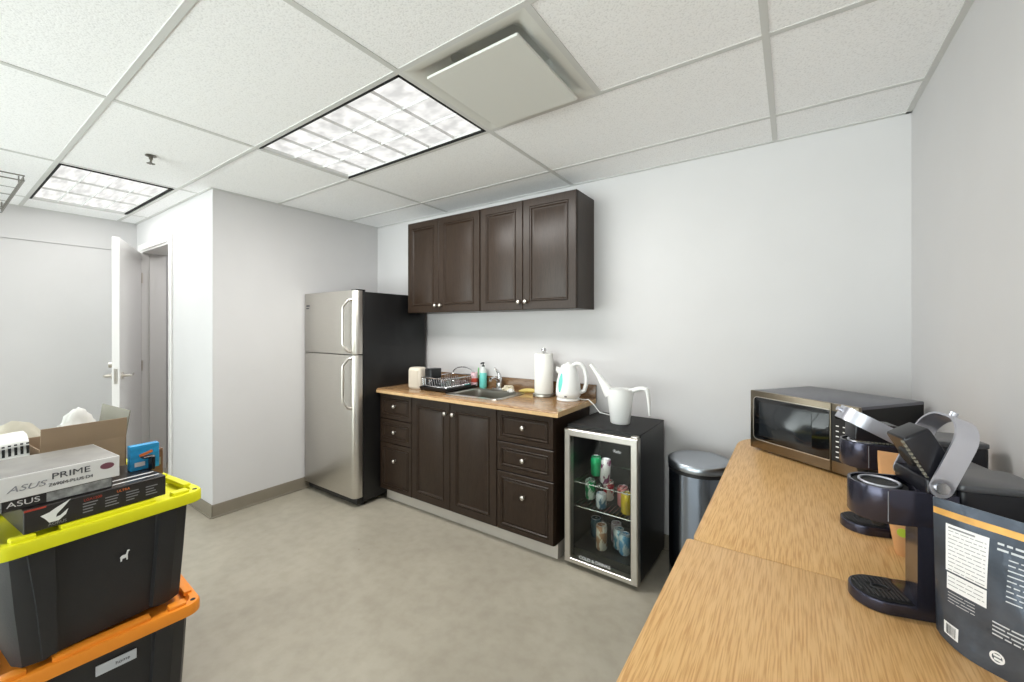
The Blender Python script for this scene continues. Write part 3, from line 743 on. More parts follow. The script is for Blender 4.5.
can('blue and white can on the low cooler shelf', .045, .19, s3, cbl)
can('light blue can last on the low cooler shelf', .095, .15, s3, clb)
can('silver brown can behind the brown and white can', .005, .25, s3, can_mat('can_mauve', (150, 120, 140), (206, 196, 200), (.45, .55)))

# watering can on the cooler
t = thing('watering_can', 'white long-spouted watering can on top of the drinks cooler', 'watering can', (-.862, 2.42, CH + .008), math.radians(8)); t.scale = (1.06, 1.06, 1.05)
b = new(); lathe(b, [(0, 0), (.05, 0), (.055, .005), (.074, .17), (.078, .2), (.074, .2), (.069, .17), (.051, .01), (0, .008)], 32, sx=1.0, sy=.8); obj('body', b, M['white'], t, 50)
b = new(); sp = bez((-.055, 0, .165), (-.09, 0, .21), (-.12, 0, .27), (-.175, 0, .335), 10)
tube(b, sp, .02, 12, radii=[.036, .034, .03, .026, .022, .019, .016, .014, .012, .011, .010]); 
rs = [[(.03, -.006, .2), (.03, .006, .2), (.03, .006, .196), (.03, -.006, .196)], [(-.075, -.02, .205), (-.075, .02, .205), (-.07, .02, .16), (-.07, -.02, .16)], [(-.12, -.012, .258), (-.12, .012, .258), (-.11, .012, .22), (-.11, -.012, .22)]]
loft(b, rs); obj('spout', b, M['white'], t, 60)
b = new(); hb = bez((.055, 0, .185), (.09, 0, .205), (.12, 0, .212), (.138, 0, .208), 6) + bez((.138, 0, .208), (.152, 0, .204), (.154, 0, .19), (.155, 0, .175), 6)[1:] + bez((.155, 0, .175), (.158, 0, .14), (.162, 0, .1), (.163, 0, .06), 4)[1:]
tube(b, hb, .016, 12, flat=.6, radii=[.026, .025, .024, .023, .022, .022, .022, .022, .022, .022, .021, .021, .02, .018, .016, .014, .010]); obj('handle', b, M['white'], t, 60)

# round pedal bin
t = thing('trash_bin', 'round stainless trash bin with domed lid beside the tables', 'trash bin', (-.418, 2.435, 0))
R_ = .158
b = new(); lathe(b, [(0, .02), (R_, .02), (R_, .64), (0, .64)], 48); obj('body', b, M['bin_steel'], t, 40)
b = new(); lathe(b, [(0, 0), (R_ + .003, 0), (R_ + .004, .012), (R_ + .001, .03), (0, .03)], 40); obj('base_ring', b, M['black'], t, 40)
b = new(); lathe(b, [(R_ - .01, .635), (R_ + .002, .637), (R_ + .002, .657), (0, .657)], 48); obj('rim', b, M['black'], t, 40)
b = new(); lathe(b, [(0, .657), (R_ + .004, .657), (R_ + .006, .662), (R_ + .005, .69), (R_ - .004, .698), (R_ * .7, .701), (0, .702)], 48); obj('lid', b, M['bin_lid'], t, 50)
b = new(); box(b, -.035, .035, -R_ - .05, -R_ + .02, .008, .02, .004, 2); obj('pedal', b, M['black'], t)

# ------------------------------------------------------------------ the two tables
TH = .82
def table(label, x0, x1, y0, y1, radii):
    t = thing('table', label, 'table', ((x0 + x1) / 2, (y0 + y1) / 2, 0), 0, 'oak tables along the right wall')
    a, c = (x1 - x0) / 2, (y1 - y0) / 2
    b = new(); prism(b, rrect(-a, a, -c, c, radii, 8), TH - .028, TH, .0008); obj('tabletop', b, M['table'], t, 30)
    for sx in (-1, 1):
        for sy in (-1, 1):
            b = new(); x = sx * (a - .06); y = sy * (c - .25)
            box(b, x - .02, x + .02, y - .02, y + .02, 0, TH - .03, .002, 1); obj('leg', b, M['legs'], t)
    b = new()
    for sy in (-1, 1): box(b, -a + .08, a - .08, sy * (c - .25) - .015, sy * (c - .25) + .015, TH - .07, TH - .03)
    for sx in (-1, 1): box(b, sx * (a - .06) - .015, sx * (a - .06) + .015, -c + .27, c - .27, TH - .07, TH - .03)
    obj('frame', b, M['legs'], t, 0)
# corner radii order: (+x+y, -x+y, -x-y, +x-y)
table('oak laminate table with round corner carrying the microwave', -.232, .468, 1.2415, 2.64, (.03, .25, .025, .01))
table('oak laminate table in front carrying the open coffee maker', -.245, .468, .05, 1.2405, (.01, .012, .02, .02))

# ------------------------------------------------------------------ microwave in the corner
t = thing('microwave', 'black and steel microwave oven angled in the table corner', 'microwave', (.022, 2.196, TH), math.atan2(2.052 - 2.34, .214 + .17))
mw, md, mh = .239, .412, .29; z0 = .012
b = new(); box(b, -mw + .002, mw - .002, .022, md, z0, mh, .004, 2); obj('casing', b, M['mwtop'], t)
b = new(); box(b, mw - .0035, mw + .0005, .026, md - .01, z0 + .006, mh - .012); obj('side_panel', b, M['blackm'], t)
xs_ = .138
def fascia(x0, x1, name):
    b = new(); box(b, x0, x1, 0, .022, z0 - .002, mh, .004, 2); return obj(name, b, M['mwsteel'], t)
dr = fascia(-mw, xs_ - .001, 'door'); cp = fascia(xs_ + .001, mw, 'control_panel')
b = new(); prism(b, rrect(-mw + .022, xs_ - .004, z0 + .045, mh - .03, (.004, .018, .018, .004)), 0, .0025, 0.0006, Matrix.Rotation(PI / 2, 4, 'X') @ Matrix.Translation((0, 0, .0))); obj('door_glass', b, M['dark_glass'], dr)
b = new(); prism(b, rrect(-mw + .05, xs_ - .075, z0 + .065, mh - .05, .01), .0025, .0032, 0.0002, Matrix.Rotation(PI / 2, 4, 'X')); obj('window', b, mat('oven_window', (30, 34, 38), .12, coat=.3), dr)
b = new()
o_ = rrect(-mw + .018, xs_ - .003, z0 + .041, mh - .026, (.004, .022, .022, .004)); i_ = rrect(-mw + .022, xs_ - .003, z0 + .045, mh - .03, (.004, .018, .018, .004))
loft(b, [[(x, 0, z) for x, z in o_], [(x, -.0025, z) for x, z in o_], [(x, -.0025, z) for x, z in i_], [(x, 0, z) for x, z in i_]], loop=True); obj('glass_trim', b, M['nickel'], dr)
b = new(); box(b, xs_ + .004, mw - .006, -.0025, 0, z0 + .045, mh - .03, .001, 1); pn = obj('key_panel', b, M['blackm'], cp)
b = new()
for r in range(8):
    for k in range(3):
        x = xs_ + .018 + k * .026; z = z0 + .062 + r * .021
        if r == 7: continue
        box(b, x + .003, x + .014, -.0032, -.0024, z, z + .0042); 
obj('key_marks', b, M['paper'], cp)
b = new(); box(b, xs_ + .018, mw - .02, -.0032, -.0024, mh - .058, mh - .04); obj('display', b, M['dark_glass'], cp)
for xx in (-mw + .03, mw - .03):
    for yy in (.05, md - .04):
        b = new(); cyl(b, (xx, yy, 0), (xx, yy, z0 + .002), .014, 12); obj('foot', b, M['rubber'], t)

# ------------------------------------------------------------------ coffee makers
def dshape(x0, xe, w0, w1, r, seg=10):
    """rounded nose at x0, square end at xe, from y = w0 to w1"""
    pts = [(xe, w0), (xe, w1)]
    for k in range(seg + 1):
        a = PI / 2 + PI / 2 * k / seg; pts.append((x0 + r + r * math.cos(a), w1 - r + r * math.sin(a)))
    for k in range(seg + 1):
        a = PI + PI / 2 * k / seg; pts.append((x0 + r + r * math.cos(a), w0 + r + r * math.sin(a)))
    return pts
W_ = .106
CRZ = math.atan2(.292, .956)
t = thing('coffee_maker', 'dark coffee maker with lid up and aluminium lever beside the foil pouch', 'coffee maker', (.133, 1.132, TH), CRZ, 'dark coffee makers')
cmA = t
b = new(); prism(b, dshape(-.010, .118, 0, W_, .052), 0, .026, .003); obj('drip_tray', b, M['slate'], t, 40)
tr_ = [c_ for c_ in t.children if c_.name.startswith('drip_tray')][0]
b = new(); prism(b, dshape(-.005, .081, .005, W_ - .005, .047), .0262, .0285, .0005)
obj('tray_plate', b, M['blackm'], tr_)
b = new()
for k in range(10):
    x = .002 + k * .0078; d_ = .046 * math.sqrt(max(0, 1 - ((max(0, .047 - x)) / .053) ** 2)) - .004
    for s in (-1, 1): 
        ya, yb2 = (W_ / 2 - d_, W_ / 2 - .012) if s < 0 else (W_ / 2 + .012, W_ / 2 + d_)
        if x < .025 or x > .062: 
            if s > 0: continue
            ya, yb2 = W_ / 2 - d_, W_ / 2 + d_
        box(b, x, x + .0032, ya, yb2, .0284, .0312)
tube(b, [(.044 + .016 * math.cos(a), W_ / 2 + .010 * math.sin(a), .03) for a in [2 * PI * k / 16 for k in range(16)]], .0015, 6, closed=True)
obj('grille', b, mat('grille_charcoal', (52, 52, 55), .4), tr_)
b = new(); prism(b, [(.083, 0), (.150, 0), (.150, W_), (.116, W_), (.110, W_ * .8)], 0, .262, .002); obj('column', b, M['slate'], t, 40)
# head with open brew chamber
b = new(); O = dshape(-.012, .125, -.001, W_ + .001, .054)
def shrink(poly, s, cx=.05, cy=W_ / 2): return [(cx + (x - cx) * s, cy + (y - cy) * s) for x, y in poly]
O2 = dshape(-.012, .085, -.001, W_ + .001, .054)
loft(b, [[(x, y, .190) for x, y in shrink(O, .95)], [(x, y, .194) for x, y in O], [(x, y, .260) for x, y in O], [(x, y, .2635) for x, y in shrink(O, .985)], [(x, y, .2635) for x, y in shrink(O, .90)], [(x, y, .24) for x, y in shrink(O, .86)], [(x, y, .236) for x, y in shrink(O, .7)]])
hd = obj('brew_head', b, M['slate'], t, 40)
b = new(); tube(b, [(.043 + .034 * math.cos(a), W_ / 2 + .036 * math.sin(a), .262) for a in [2 * PI * k / 28 for k in range(28)]], .0028, 8, closed=True); obj('chamber_ring', b, M['alu'], hd)
b = new(); lathe(b, [(.033, .26), (.03, .242), (.012, .24), (0, .24)], 24, cx=.043, cy=W_ / 2); lathe(b, [(.048, .237), (.047, .2585), (.037, .2595), (.036, .237)], 24, cx=.043, cy=W_ / 2); obj('brew_chamber', b, M['blackm'], hd)
b = new(); lathe(b, [(0, .168), (.012, .168), (.02, .192), (0, .192)], 16, cx=.043, cy=W_ / 2); obj('coffee_outlet', b, M['blackm'], hd)
b = new(); box(b, .0335, .0345, -.0016, .0, .196, .259); obj('seam', b, M['inkgrey'], hd)
# water tank behind
b = new(); prism(b, rrect(.150, .302, -.002, .126, .012), 0, .272, .003); obj('water_tank', b, M['slatedark'], t, 40)
wt = [c_ for c_ in t.children if c_.name.startswith('water_tank')][0]
b = new(); prism(b, rrect(.148, .304, -.003, .128, .012), .272, .286, .003); obj('tank_lid', b, M['greytop'], wt, 40)
b = new(); prism(b, rrect(.096, .146, -.003, W_ + .003, .006), .262, .292, .003); obj('hinge_block', b, M['slatedark'], t, 40)
# lid: pivots about the hinge
b = new(); prism(b, rrect(-.105, .0, -.048, .018, (.004, .006, .006, .004), 4), 0, .05, .003)
lid = obj('lid', b, M['slatedark'], t, 40, (.114, W_ / 2, .278), (0, math.radians(60), 0))
b = new()
for k in range(11): box(b, -.100 + k * .009, -.095 + k * .009, -.046, -.040, -.004, .0005)
obj('lid_teeth', b, M['cardin'], lid)
b = new(); lathe(b, [(0, -.006), (.018, -.006), (.024, .001)], 20, cx=-.055, cy=-.015); obj('lid_seal', b, M['blackm'], lid)
# lever: U-shaped band, origin on its pivot
hw_ = W_ / 2 + .008; Lr = .142; rr_ = .05
path = [(-hw_, 0), (-hw_, Lr - rr_)]
for k in range(1, 8):
    a = PI - PI / 2 * k / 7; path.append((-hw_ + rr_ + rr_ * math.cos(a), Lr - rr_ + rr_ * math.sin(a)))
for k in range(0, 8):
    a = PI / 2 - PI / 2 * k / 7; path.append((hw_ - rr_ + rr_ * math.cos(a), Lr - rr_ + rr_ * math.sin(a)))
path += [(hw_, 0)]
b = new(); rs = []
for i, (y, z) in enumerate(path):
    p0 = path[max(i - 1, 0)]; p1 = path[min(i + 1, len(path) - 1)]
    ty, tz = p1[0] - p0[0], p1[1] - p0[1]; l = math.hypot(ty, tz); ny, nz = -tz / l, ty / l; th = .0022; bw = .0195
    rs.append([(-bw, y + ny * th, z + nz * th), (bw, y + ny * th, z + nz * th), (bw, y - ny * th, z - nz * th), (-bw, y - ny * th, z - nz * th)])
loft(b, rs)
for s in (-1, 1):
    cyl(b, (0, s * (hw_ - .0022), 0), (0, s * (hw_ + .0022), 0), .0195, 24)
lv = obj('lever', b, M['alu'], t, 40, (.117, W_ / 2, .278), (0, math.radians(22), 0))
b = new(); cyl(b, (0, -hw_ - .0015, 0), (0, -hw_ - .0055, 0), .0115, 24); obj('pivot_cap', b, M['chrome'], lv)
b = new(); cyl(b, (0, hw_ + .0015, 0), (0, hw_ + .0055, 0), .0115, 24); obj('pivot_cap', b, M['chrome'], lv)
b = new(); cyl(b, (.004, .01, Lr - .002), (.004, .01, Lr + .012), .007, 14); obj('thumb_stud', b, M['alu'], lv)
# second coffee maker: same body, lid shut, lever swung forward
t2 = copy_tree(cmA); t2.location = (.150, 1.535, TH); t2['label'] = 'dark coffee maker with lid shut between the open one and the microwave'
for c_ in t2.children:
    if c_.name.startswith('lid'): c_.rotation_euler = (0, math.radians(2), 0); c_.location = (.108, W_ / 2, .268)
    if c_.name.startswith('lever'): c_.rotation_euler = (0, math.radians(-62), 0)

# grey-topped dark box between the two
t = thing('storage_box', 'grey-topped dark storage box between the two coffee makers', 'storage box', (.133, 1.132, TH), CRZ)
b = new(); prism(b, rrect(.205, .302, .142, .24, .01), 0, .262, .003); obj('body', b, M['slatedark'], t, 40)
b = new(); prism(b, rrect(.203, .304, .140, .242, .01), .262, .276, .003); obj('lid', b, M['greytop'], t, 40)

# kraft pouch between the coffee makers
t = thing('kraft_pouch', 'tall kraft paper pouch with lime sticker behind the open coffee maker', 'pouch', (.268, 1.482, TH), math.radians(-6))
b = new(); rs = []
for z, wx, wy in ((0, .038, .028), (.01, .041, .030), (.08, .052, .026), (.16, .070, .016), (.24, .074, .006), (.262, .074, .002)):
    rs.append([(x, y, z) for x, y in rrect(-wx, wx, -wy, wy, min(wy * .9, .015), 4)])
loft(b, rs); obj('bag', b, M['kraftbag'], t, 50)
b = new(); lathe(b, [(0, -.001), (.011, -.001), (.011, .0008), (0, .0008)], 20, Matrix.Translation((-.026, -.0285, .062)) @ Matrix.Rotation(math.radians(83), 4, 'X')); obj('sticker', b, M['lime'], t)

# ------------------------------------------------------------------ foil coffee pouch (foreground right)
PD = Vector((.871, -.492)); 
t = thing('coffee_pouch', 'black foil coffee pouch with orange stripe and white label by the coffee maker', 'pouch', (.230, 1.130, TH), math.atan2(-.58, .815))
PWID, PHT = .215, .268
def pface(u, v):
    """front surface of the pouch: u along its width, v up; returns a point (front is -y)"""
    s = u / PWID; q = v / PHT
    bul = .030 * math.sin(PI * min(max(s, 0), 1)) ** .7 * (1 - q) ** .8 + .0035 * math.sin(9 * s + 7 * q) * (1 - q * .7) * math.sin(PI * s)
    shrinkx = (s - .5) * (1 - .05 * (1 - q)) + .5
    zz = v + .012 * (abs(s - .5) * 2) ** 3 * (1 - q) ** 3
    return Vector((shrinkx * PWID, -bul - .002, zz))
b = new(); nu, nv = 24, 24
F_ = [[b.verts.new(pface(PWID * i / nu, PHT * j / nv)) for i in range(nu + 1)] for j in range(nv + 1)]
def mirror(p):
    return Vector((p.x, .012 * (1 - p.z / PHT) - (p.y + .002) * .35, p.z))
G_ = [[b.verts.new(mirror(F_[j][i].co)) for i in range(nu + 1)] for j in range(nv + 1)]
for j in range(nv):
    for i in range(nu):
        b.faces.new((F_[j][i], F_[j][i + 1], F_[j + 1][i + 1], F_[j + 1][i])); b.faces.new((G_[j][i], G_[j + 1][i], G_[j + 1][i + 1], G_[j][i + 1]))
for j in range(nv):
    b.faces.new((F_[j][0], F_[j + 1][0], G_[j + 1][0], G_[j][0])); b.faces.new((F_[j][nu], G_[j][nu], G_[j + 1][nu], F_[j + 1][nu]))
for i in range(nu):
    b.faces.new((F_[0][i], G_[0][i], G_[0][i + 1], F_[0][i + 1])); b.faces.new((F_[nv][i], F_[nv][i + 1], G_[nv][i + 1], G_[nv][i]))
bag = obj('bag', b, M['pouch'], t, 60)
def patch(b, u0, u1, v0, v1, off=.0009, n=6, m=6, skew=0.0):
    V = [[b.verts.new(pface(u0 + (u1 - u0) * i / n, v0 + (v1 - v0) * j / m + skew * i / n) + Vector((0, -off, 0))) for i in range(n + 1)] for j in range(m + 1)]
    for j in range(m):
        for i in range(n): b.faces.new((V[j][i], V[j][i + 1], V[j + 1][i + 1], V[j + 1][i]))
b = new(); patch(b, .001, .214, .238, .250, n=24, m=2); obj('stripe', b, M['pouchgold'], bag)
b = new(); patch(b, .020, .080, .138, .226, n=10, m=14); patch(b, .022, .080, .104, .135, n=10, m=8); lab = obj('nutrition_label', b, M['paper'], bag)
def lines(b, u0, u1, vtop, step, count, th, lo, hi, gap, off, skip=(9, 9)):
    for k in range(count):
        v = vtop - k * step
        if skip[0] < v < skip[1]: continue
        u = u0
        while u < u1 - .002:
            l = min(random.uniform(lo, hi), u1 - u); patch(b, u, u + l, v - th, v + th, off, 2, 1); u += l + gap
b = new(); lines(b, .024, .077, .214, .0072, 15, .0006, .004, .016, .002, .0015, (.132, .142)); patch(b, .024, .062, .2185, .2215, .0015, 4, 1); obj('label_print', b, M['inkgrey'], lab)
pale = mat('print_pale', (206, 210, 214), .5)
b = new(); lines(b, .024, .064, .098, .0056, 4, .0006, .01, .03, .002, .001); obj('small_print', b, pale, bag)
b = new(); lines(b, .090, .2, .222, .0095, 2, .0018, .006, .022, .003, .001); lines(b, .104, .2, .200, .0085, 9, .0010, .005, .02, .003, .001); obj('pouch_print', b, pale, bag)
b = new(); lines(b, .088, .2, .088, .0068, 4, .0012, .008, .024, .0025, .001); obj('pouch_print', b, pale, bag)
b = new(); patch(b, .018, .042, .016, .040, n=4, m=4); bc = obj('barcode', b, M['paper'], bag)
b = new(); u = .022
while u < .038:
    w2 = random.choice((.0005, .001, .0015)); patch(b, u, u + w2, .019, .037, .0014, 1, 3); u += w2 + .001
obj('bars', b, M['ink'], bc)
b = new(); cu, cv = .095, .030
for k in range(18):
    a0 = 2 * PI * k / 18; a1 = 2 * PI * (k + 1) / 18; vs = []
    for (r, a) in ((.010, a0), (.010, a1), (.0068, a1), (.0068, a0)):
        vs.append(b.verts.new(pface(cu + r * math.cos(a), cv + r * math.sin(a)) + Vector((0, -.001, 0))))
    b.faces.new(vs)
patch(b, cu - .005, cu + .005, cv + .001, cv + .005, .001, 2, 1); patch(b, cu - .004, cu + .006, cv - .005, cv - .001, .001, 2, 1); obj('round_emblem', b, M['paper'], bag)

# ------------------------------------------------------------------ storage totes (foreground left)
def tote(label, loc, rz, lidm, tag_kind):
    t = thing('storage_tote', label, 'storage tote', loc, rz, 'stacked storage totes')
    # local +x = short face towards the room, y along the short side
    H_ = .37; L_ = .74
    b = new(); rs = []
    for z, o in ((0, -.050), (.004, -.045), (H_ * .5, -.027), (H_, -.012), (H_ + .002, -.012), (H_ + .002, -.022), (.012, -.056)):
        ring = []
        x0, x1, y0, y1 = -L_ - o, o, -.243 - o, .236 + o * .4
        # chamfered corners with a shallow recess between the two face ribs
        c = .05
        pts = [(x1, y0 + c), (x1, -.135), (x1 - .012, -.12), (x1 - .012, .12), (x1, .135), (x1, y1 - c), (x1 - c * .35, y1 - c * .3), (x1 - c, y1), (x0 + c, y1), (x0 + c * .3, y1 - c * .3), (x0, y1 - c), (x0, y0 + c), (x0 + c * .3, y0 + c * .3), (x0 + c, y0), (x1 - c, y0), (x1 - c * .3, y0 + c * .3)]
        rs.append([(x, y, z) for x, y in pts])
    loft(b, rs); body = obj('body', b, M['tote'], t, 25)
    for s in (-1, 1):
        b = new(); rs = []
        for z, o, wi, wo in ((.012, -.044, .112, .150), (H_ * .5, -.027, .118, .166), (H_ - .02, -.013, .124, .186)):
            rs.append([(o + .007, s * (wi + .004), z), (o + .007, s * (wo - .004), z), (o - .012, s * wo, z), (o - .012, s * wi, z)])
        loft(b, rs); obj('rib', b, M['tote'], body, 20)
    # lid
    b = new()
    z0 = H_ - .012
    out = rrect(-L_ - .014, .012, -.262, .262, .05, 6)
    loft(b, [[(x, y, z0) for x, y in out], [(x, y, z0 + .03) for x, y in out], [(x * .992 - .003, y * .985, z0 + .038) for x, y in out], [(-.35 + (x + .35) * .93, y * .90, z0 + .038) for x, y in out], [(-.35 + (x + .35) * .915, y * .875, z0 + .022) for x, y in out]])
    # raised rim blocks with handle gaps
    zr = z0 + .037
    for ya, yb in ((-.215, -.165), (-.115, .115), (.165, .215)):
        box(b, -.040, -.004, ya, yb, zr - .008, zr + .012, .004, 2); box(b, -L_ + .010, -L_ + .036, ya, yb, zr - .006, zr + .012, .003, 2)
    for xa, xb in ((-.66, -.5), (-.44, -.28), (-.22, -.08)):
        for s in (-1, 1): box(b, xa, xb, min(s * .225, s * .25), max(s * .225, s * .25), zr - .006, zr + .010, .003, 2)
    ld = obj('lid', b, lidm, t, 30)
    b = new()
    for s in (-1, 1):
        for xx in (-.022, -L_ + .022): lathe(b, [(0, zr - .001), (.008, zr - .001), (.008, zr + .0022), (0, zr + .0022)], 14, cx=xx, cy=s * .238)
    obj('lock_hole', b, M['blackm'], ld)
    if tag_kind == 'sticker':
        b = new(); box(b, -.0245, -.0205, -.02, .08, .278, .311, .001, 1, Matrix.Rotation(0, 4, 'X')); st = obj('label_sticker', b, mat('label_grey', (204, 208, 214), .5), body)
        text('sticker_text', 'home', .016, M['ink'], st, (-.0202, .045, .294), (PI / 2, 0, PI / 2))
    else:
        b = new()
        S = [(-.012, -.014), (-.008, -.014), (-.006, -.004), (.006, -.004), (.007, -.014), (.011, -.014), (.011, .006), (.014, .02), (.018, .021), (.016, .026), (.01, .026), (.005, .01), (-.006, .01), (-.013, .004)]
        vs = [b.verts.new((-.0232 , y * .8 + .035, .235 + z * .8)) for y, z in S]; f_ = b.faces.new(vs); r_ = bmesh.ops.extrude_face_region(b, geom=[f_]); bmesh.ops.translate(b, vec=(.0015, 0, 0), verts=[v for v in r_['geom'] if isinstance(v, bmesh.types.BMVert)])
        bmesh.ops.triangulate(b, faces=b.faces[:]); obj('emblem', b, M['paper'], body, 0)
    return t
tote('black storage tote with orange lid at the bottom of the stack', (-1.85, .345, 0), math.radians(-3), M['orangelid'], 'sticker')
LZ = .37 - .012 + .038
tote('black storage tote with yellow lid stacked on the orange one', (-1.835, .36, LZ + .012), math.radians(5), M['yellowlid'], 'mark')
ZL = 2 * LZ + .012 + .012          # top of the yellow rim blocks
ANG = math.radians(5)
TF = Matrix.Translation((-1.835, .36, 0)) @ Matrix.Rotation(ANG, 4, 'Z')
def T_(off, along, z): p = TF @ Vector((-off, along, z)); return (p.x, p.y, p.z)
# all boxes: origin at the bottom centre of the front face, +x towards the room
def carton(name, label, off, along, z, w, d, h, m, rz=0, cat='box', group=None, topm=None):
    t = thing(name, label, cat, T_(off, along, z), ANG + rz, group)
    b = new(); box(b, -d, 0, -w / 2, w / 2, 0, h, .0015, 1); bd = obj('box_body', b, m, t, 0)
    if topm:
        b = new(); box(b, -d + .004, -.004, -w / 2 + .004, w / 2 - .004, h - .001, h + .0008); obj('top_print', b, topm, bd, 0)
    return t, bd
FR_ = (PI / 2, 0, PI / 2)
A0 = ZL
t, bd = carton('motherboard_box', 'long black computer part box with white wing emblem on the yellow lid', .02, -.02, A0, .335, .27, .070, M['boxdark'], math.radians(0), 'box', 'computer part boxes', M['boxblack'])
b = new()
wing = [(-.03, .0), (-.012, .005), (.0, .013), (.034, .031), (.017, .009), (.004, -.005), (.002, -.014), (.011, -.012), (.028, .003), (.023, -.013), (.008, -.026), (-.012, -.026), (-.020, -.012)]
vs = [b.verts.new((.0006, y - .105, .042 + z)) for y, z in wing]; bmesh.ops.triangle_fill(b, edges=[b.edges.new((vs[i], vs[(i + 1) % len(vs)])) for i in range(len(vs))], use_beauty=True)
obj('wing_emblem', b, M['paper'], bd, 0)
text('box_lettering', 'AORUS', .012, M['inkgrey'], bd, (.0006, -.10, .01), FR_)
b = new()
for i in range(4):
    for k in range(4): box(b, -.0003, .0006, -.045 + i * .052, -.045 + i * .052 + random.uniform(.02, .036), .016 + k * .009, .019 + k * .009)
obj('fine_print', b, M['inkgrey'], bd, 0)
text('red_lettering', 'LGA1200', .011, M['red'], bd, (.0006, -.022, .055), FR_); text('red_lettering', 'ULTRA', .011, M['orangep'], bd, (.0006, .052, .056), FR_)
b = new(); box(b, -.0003, .0005, -.167, -.123, .064, .0695); obj('orange_corner', b, M['red'], bd, 0)
b = new()
for k in range(2): box(b, -.04 - k * .045, -.03 - k * .045, .02, .16, .0698, .0710)
obj('white_stripe', b, M['boxwhite'], bd, 0)
A1 = A0 + .0712
t, bd = carton('motherboard_box', 'slim black computer part box sandwiched under the white box', .04, -.108, A1, .235, .25, .034, M['boxdark'], math.radians(-2), 'box', 'computer part boxes')
text('box_lettering', 'ASUS', .022, M['boxwhite'], bd, (.0006, -.075, .018), FR_, 1.3)
b = new(); box(b, -.0003, .0005, -.03, .115, .003, .031); obj('board_picture', b, M['photoprint'], bd, 0)
A2 = A1 + .0345
t, bd = carton('motherboard_box', 'white computer part box with large grey lettering topmost on the pile', .03, -.108, A2, .265, .26, .068, M['boxwhite'], math.radians(-1), 'box', 'computer part boxes', M['boxtopshade'])
text('box_lettering', 'PRIME', .026, M['ink'], bd, (.0006, .020, .044), FR_, 1.25); text('box_lettering', 'Z690M-PLUS D4', .014, M['ink'], bd, (.0006, .020, .02), FR_, 1.0)
text('box_lettering', 'ASUS', .024, M['inkgrey'], bd, (.0006, -.072, .03), FR_, 1.35, shear=.3)
b = new(); lathe(b, [(0, 0), (.017, 0), (.017, .0007), (0, .0007)], 24, Matrix.Translation((0, .102, .042)) @ Matrix.Rotation(PI / 2, 4, 'Y') @ Matrix.Diagonal((.6, 1, 1, 1))); obj('oval_badge', b, mat('badge_plum', (120, 74, 86), .4), bd)
# blue retail box and its neighbours
t, bd = carton('retail_box', 'bright blue printed retail box standing on the black box', .16, .136, A1, .085, .03, .092, M['blueprint'], math.radians(-2))
b = new(); box(b, -.0003, .0006, .0, .04, .05, .06, 0, 2, Matrix.Rotation(.3, 4, 'X')); obj('orange_flash', b, M['orangep'], bd, 0)
b = new(); box(b, -.0003, .0007, .012, .026, .012, .036); obj('dark_figure', b, M['ink'], bd, 0)
b = new(); box(b, -.0003, .0006, -.03, .0, .014, .03); obj('white_flash', b, M['boxwhite'], bd, 0)
t, bd = carton('clip', 'black plastic clip standing against the face of the blue box', .125, .150, A1, .010, .03, .05, M['black'], math.radians(4), 'clip')
b = new(); box(b, -.028, -.002, -.03, .006, .046, .053, .002, 1); obj('clip_arm', b, M['black'], bd)
t, bd = carton('small_box', 'small brown cardboard box behind the blue box', .30, .214, ZL - .012, .055, .08, .115, M['cardbrown'])
b = new(); box(b, -.0003, .0006, -.02, .02, .05, .08); obj('box_label', b, M['cardin'], bd, 0)
# open cardboard box
t = thing('cardboard_box', 'open kraft cardboard box with raised flaps behind the computer boxes', 'box', T_(.335, .022, ZL - .012), ANG)
w_, d_, h_ = .228, .29, .185; th = .004
b = new()
for q in ((-d_, 0, -w_ / 2, -w_ / 2 + th, 0, h_), (-d_, 0, w_ / 2 - th, w_ / 2, 0, h_), (-th, 0, -w_ / 2, w_ / 2, 0, h_), (-d_, -d_ + th, -w_ / 2, w_ / 2, 0, h_), (-d_, 0, -w_ / 2, w_ / 2, 0, th)): box(b, *q)
obj('box_body', b, M['card'], t, 0)
b = new(); box(b, -th, 0, -w_ / 2, w_ / 2, 0, .075, 0, 2, Matrix.Translation((0, 0, h_)) @ Matrix.Rotation(math.radians(6), 4, 'Y')); obj('flap', b, M['card'], t, 0)
b = new(); box(b, -d_, 0, -th, 0, 0, .10, 0, 2, Matrix.Translation((0, w_ / 2, h_)) @ Matrix.Rotation(math.radians(-8), 4, 'X')); obj('flap', b, M['cardin'], t, 0)
# slotted white appliance, packing material and bag
t = thing('fan_heater', 'white plastic housing with rows of black vent slots at the tote stack', 'heater', T_(.36, -.208, ZL - .012), ANG + math.radians(-4))
b = new(); rs = []
for k in range(9):
    y = -.12 + .215 * k / 8; hh = .195 + .045 * math.sin(PI * (k / 8) * .5)
    rs.append([(-.18, y, 0), (0, y, 0), (0.004, y, hh * .8), (-.012, y, hh * .93), (-.05, y, hh), (-.13, y, hh), (-.18, y, hh * .85)])
loft(b, rs); obj('housing', b, M['whitem'], t, 30)
b = new()
for k in range(16):
    y = -.112 + .2 * k / 15; hh = .195 + .045 * math.sin(PI * (k / 15) * .5)
    box(b, -.002, .0055, y, y + .0065, hh * .76, hh * .87); box(b, -.004, .0, y, y + .0065, hh * .89, hh * .91)
obj('vent_slot', b, M['blackm'], t, 0)
crumple('packing_wrap', 'crumpled beige packing wrap behind the white slotted housing', 'packing wrap', T_(.665, -.10, ZL - .012), .04, .10, .148, mat('beige_wrap', (196, 190, 174), .7), 8.2, 4, .25, ANG)
crumple('plastic_bag', 'crumpled white plastic bag bulging behind the open cardboard box', 'plastic bag', T_(.685, .075, ZL - .012), .042, .07, .152, M['foam'], 3.7, 4, .3, ANG)

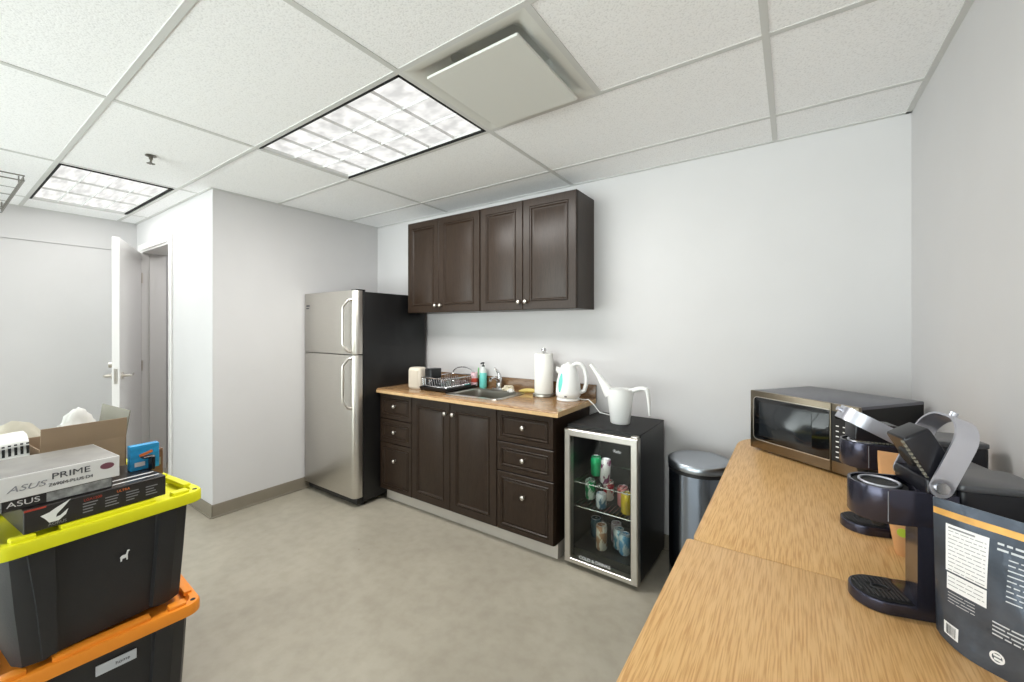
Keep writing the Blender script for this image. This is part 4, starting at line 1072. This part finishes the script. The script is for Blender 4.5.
# ------------------------------------------------------------------ camera and light
f = 407.13; ang = math.atan2(791.57 - 512, f)
cam = bpy.data.cameras.new('camera'); co = bpy.data.objects.new('camera', cam); COL.objects.link(co)
cam.sensor_width = 36; cam.lens = f / 1024 * 36; cam.shift_y = -(341 - 327.42) / 1024; cam.clip_start = .02
co.location = (0, 0, CAM); co.rotation_euler = (PI / 2, 0, ang); SC.camera = co

cl = bpy.data.lights.new('closet_fill', 'AREA'); cl.size = .5; cl.energy = 9  # unseen fill light added to brighten the view through the doorway
clo = bpy.data.objects.new('closet_fill', cl); COL.objects.link(clo); clo.location = (-4.5, 2.0, ZC - .02)
w = bpy.data.worlds.new('overcast_sky'); SC.world = w; w.use_nodes = True
bg = w.node_tree.nodes['Background']; bg.inputs['Color'].default_value = (.96, .975, 1.0, 1)
# overcast sky above; below the horizon, extra glow added to lift the ceiling
wn, wl_ = w.node_tree.nodes, w.node_tree.links
wt_ = wn.new('ShaderNodeTexCoord'); ws_ = wn.new('ShaderNodeSeparateXYZ'); wr_ = wn.new('ShaderNodeMapRange')
wl_.new(wt_.outputs['Generated'], ws_.inputs['Vector']); wl_.new(ws_.outputs['Z'], wr_.inputs['Value'])
wr_.inputs['From Min'].default_value = -.12; wr_.inputs['From Max'].default_value = .12; wr_.inputs['To Min'].default_value = 10.4; wr_.inputs['To Max'].default_value = 4.6
wl_.new(wr_.outputs['Result'], bg.inputs['Strength'])
l = bpy.data.lights.new('window_daylight', 'AREA'); l.shape = 'RECTANGLE'; l.size = WX1 - WX0; l.size_y = WZ1 - WZ0
l.cycles.is_portal = True
lo = bpy.data.objects.new('window_daylight', l); COL.objects.link(lo); lo.location = ((WX0 + WX1) / 2, YK - .16, (WZ0 + WZ1) / 2); lo.rotation_euler = (PI / 2, 0, 0)

l2 = bpy.data.lights.new('added_window_daylight', 'AREA'); l2.shape = 'RECTANGLE'; l2.size = VZ1 - VZ0; l2.size_y = VY1 - VY0  # portal for the added side window
l2.cycles.is_portal = True
lo2 = bpy.data.objects.new('added_window_daylight', l2); COL.objects.link(lo2); lo2.location = (XW - .13, (VY0 + VY1) / 2, (VZ0 + VZ1) / 2); lo2.rotation_euler = (0, -PI / 2, 0)
SC.view_settings.view_transform = 'Standard'; SC.view_settings.look = 'None'; SC.view_settings.gamma = 1.0; SC.view_settings.use_curve_mapping = False
SC.view_settings.exposure = 0.08
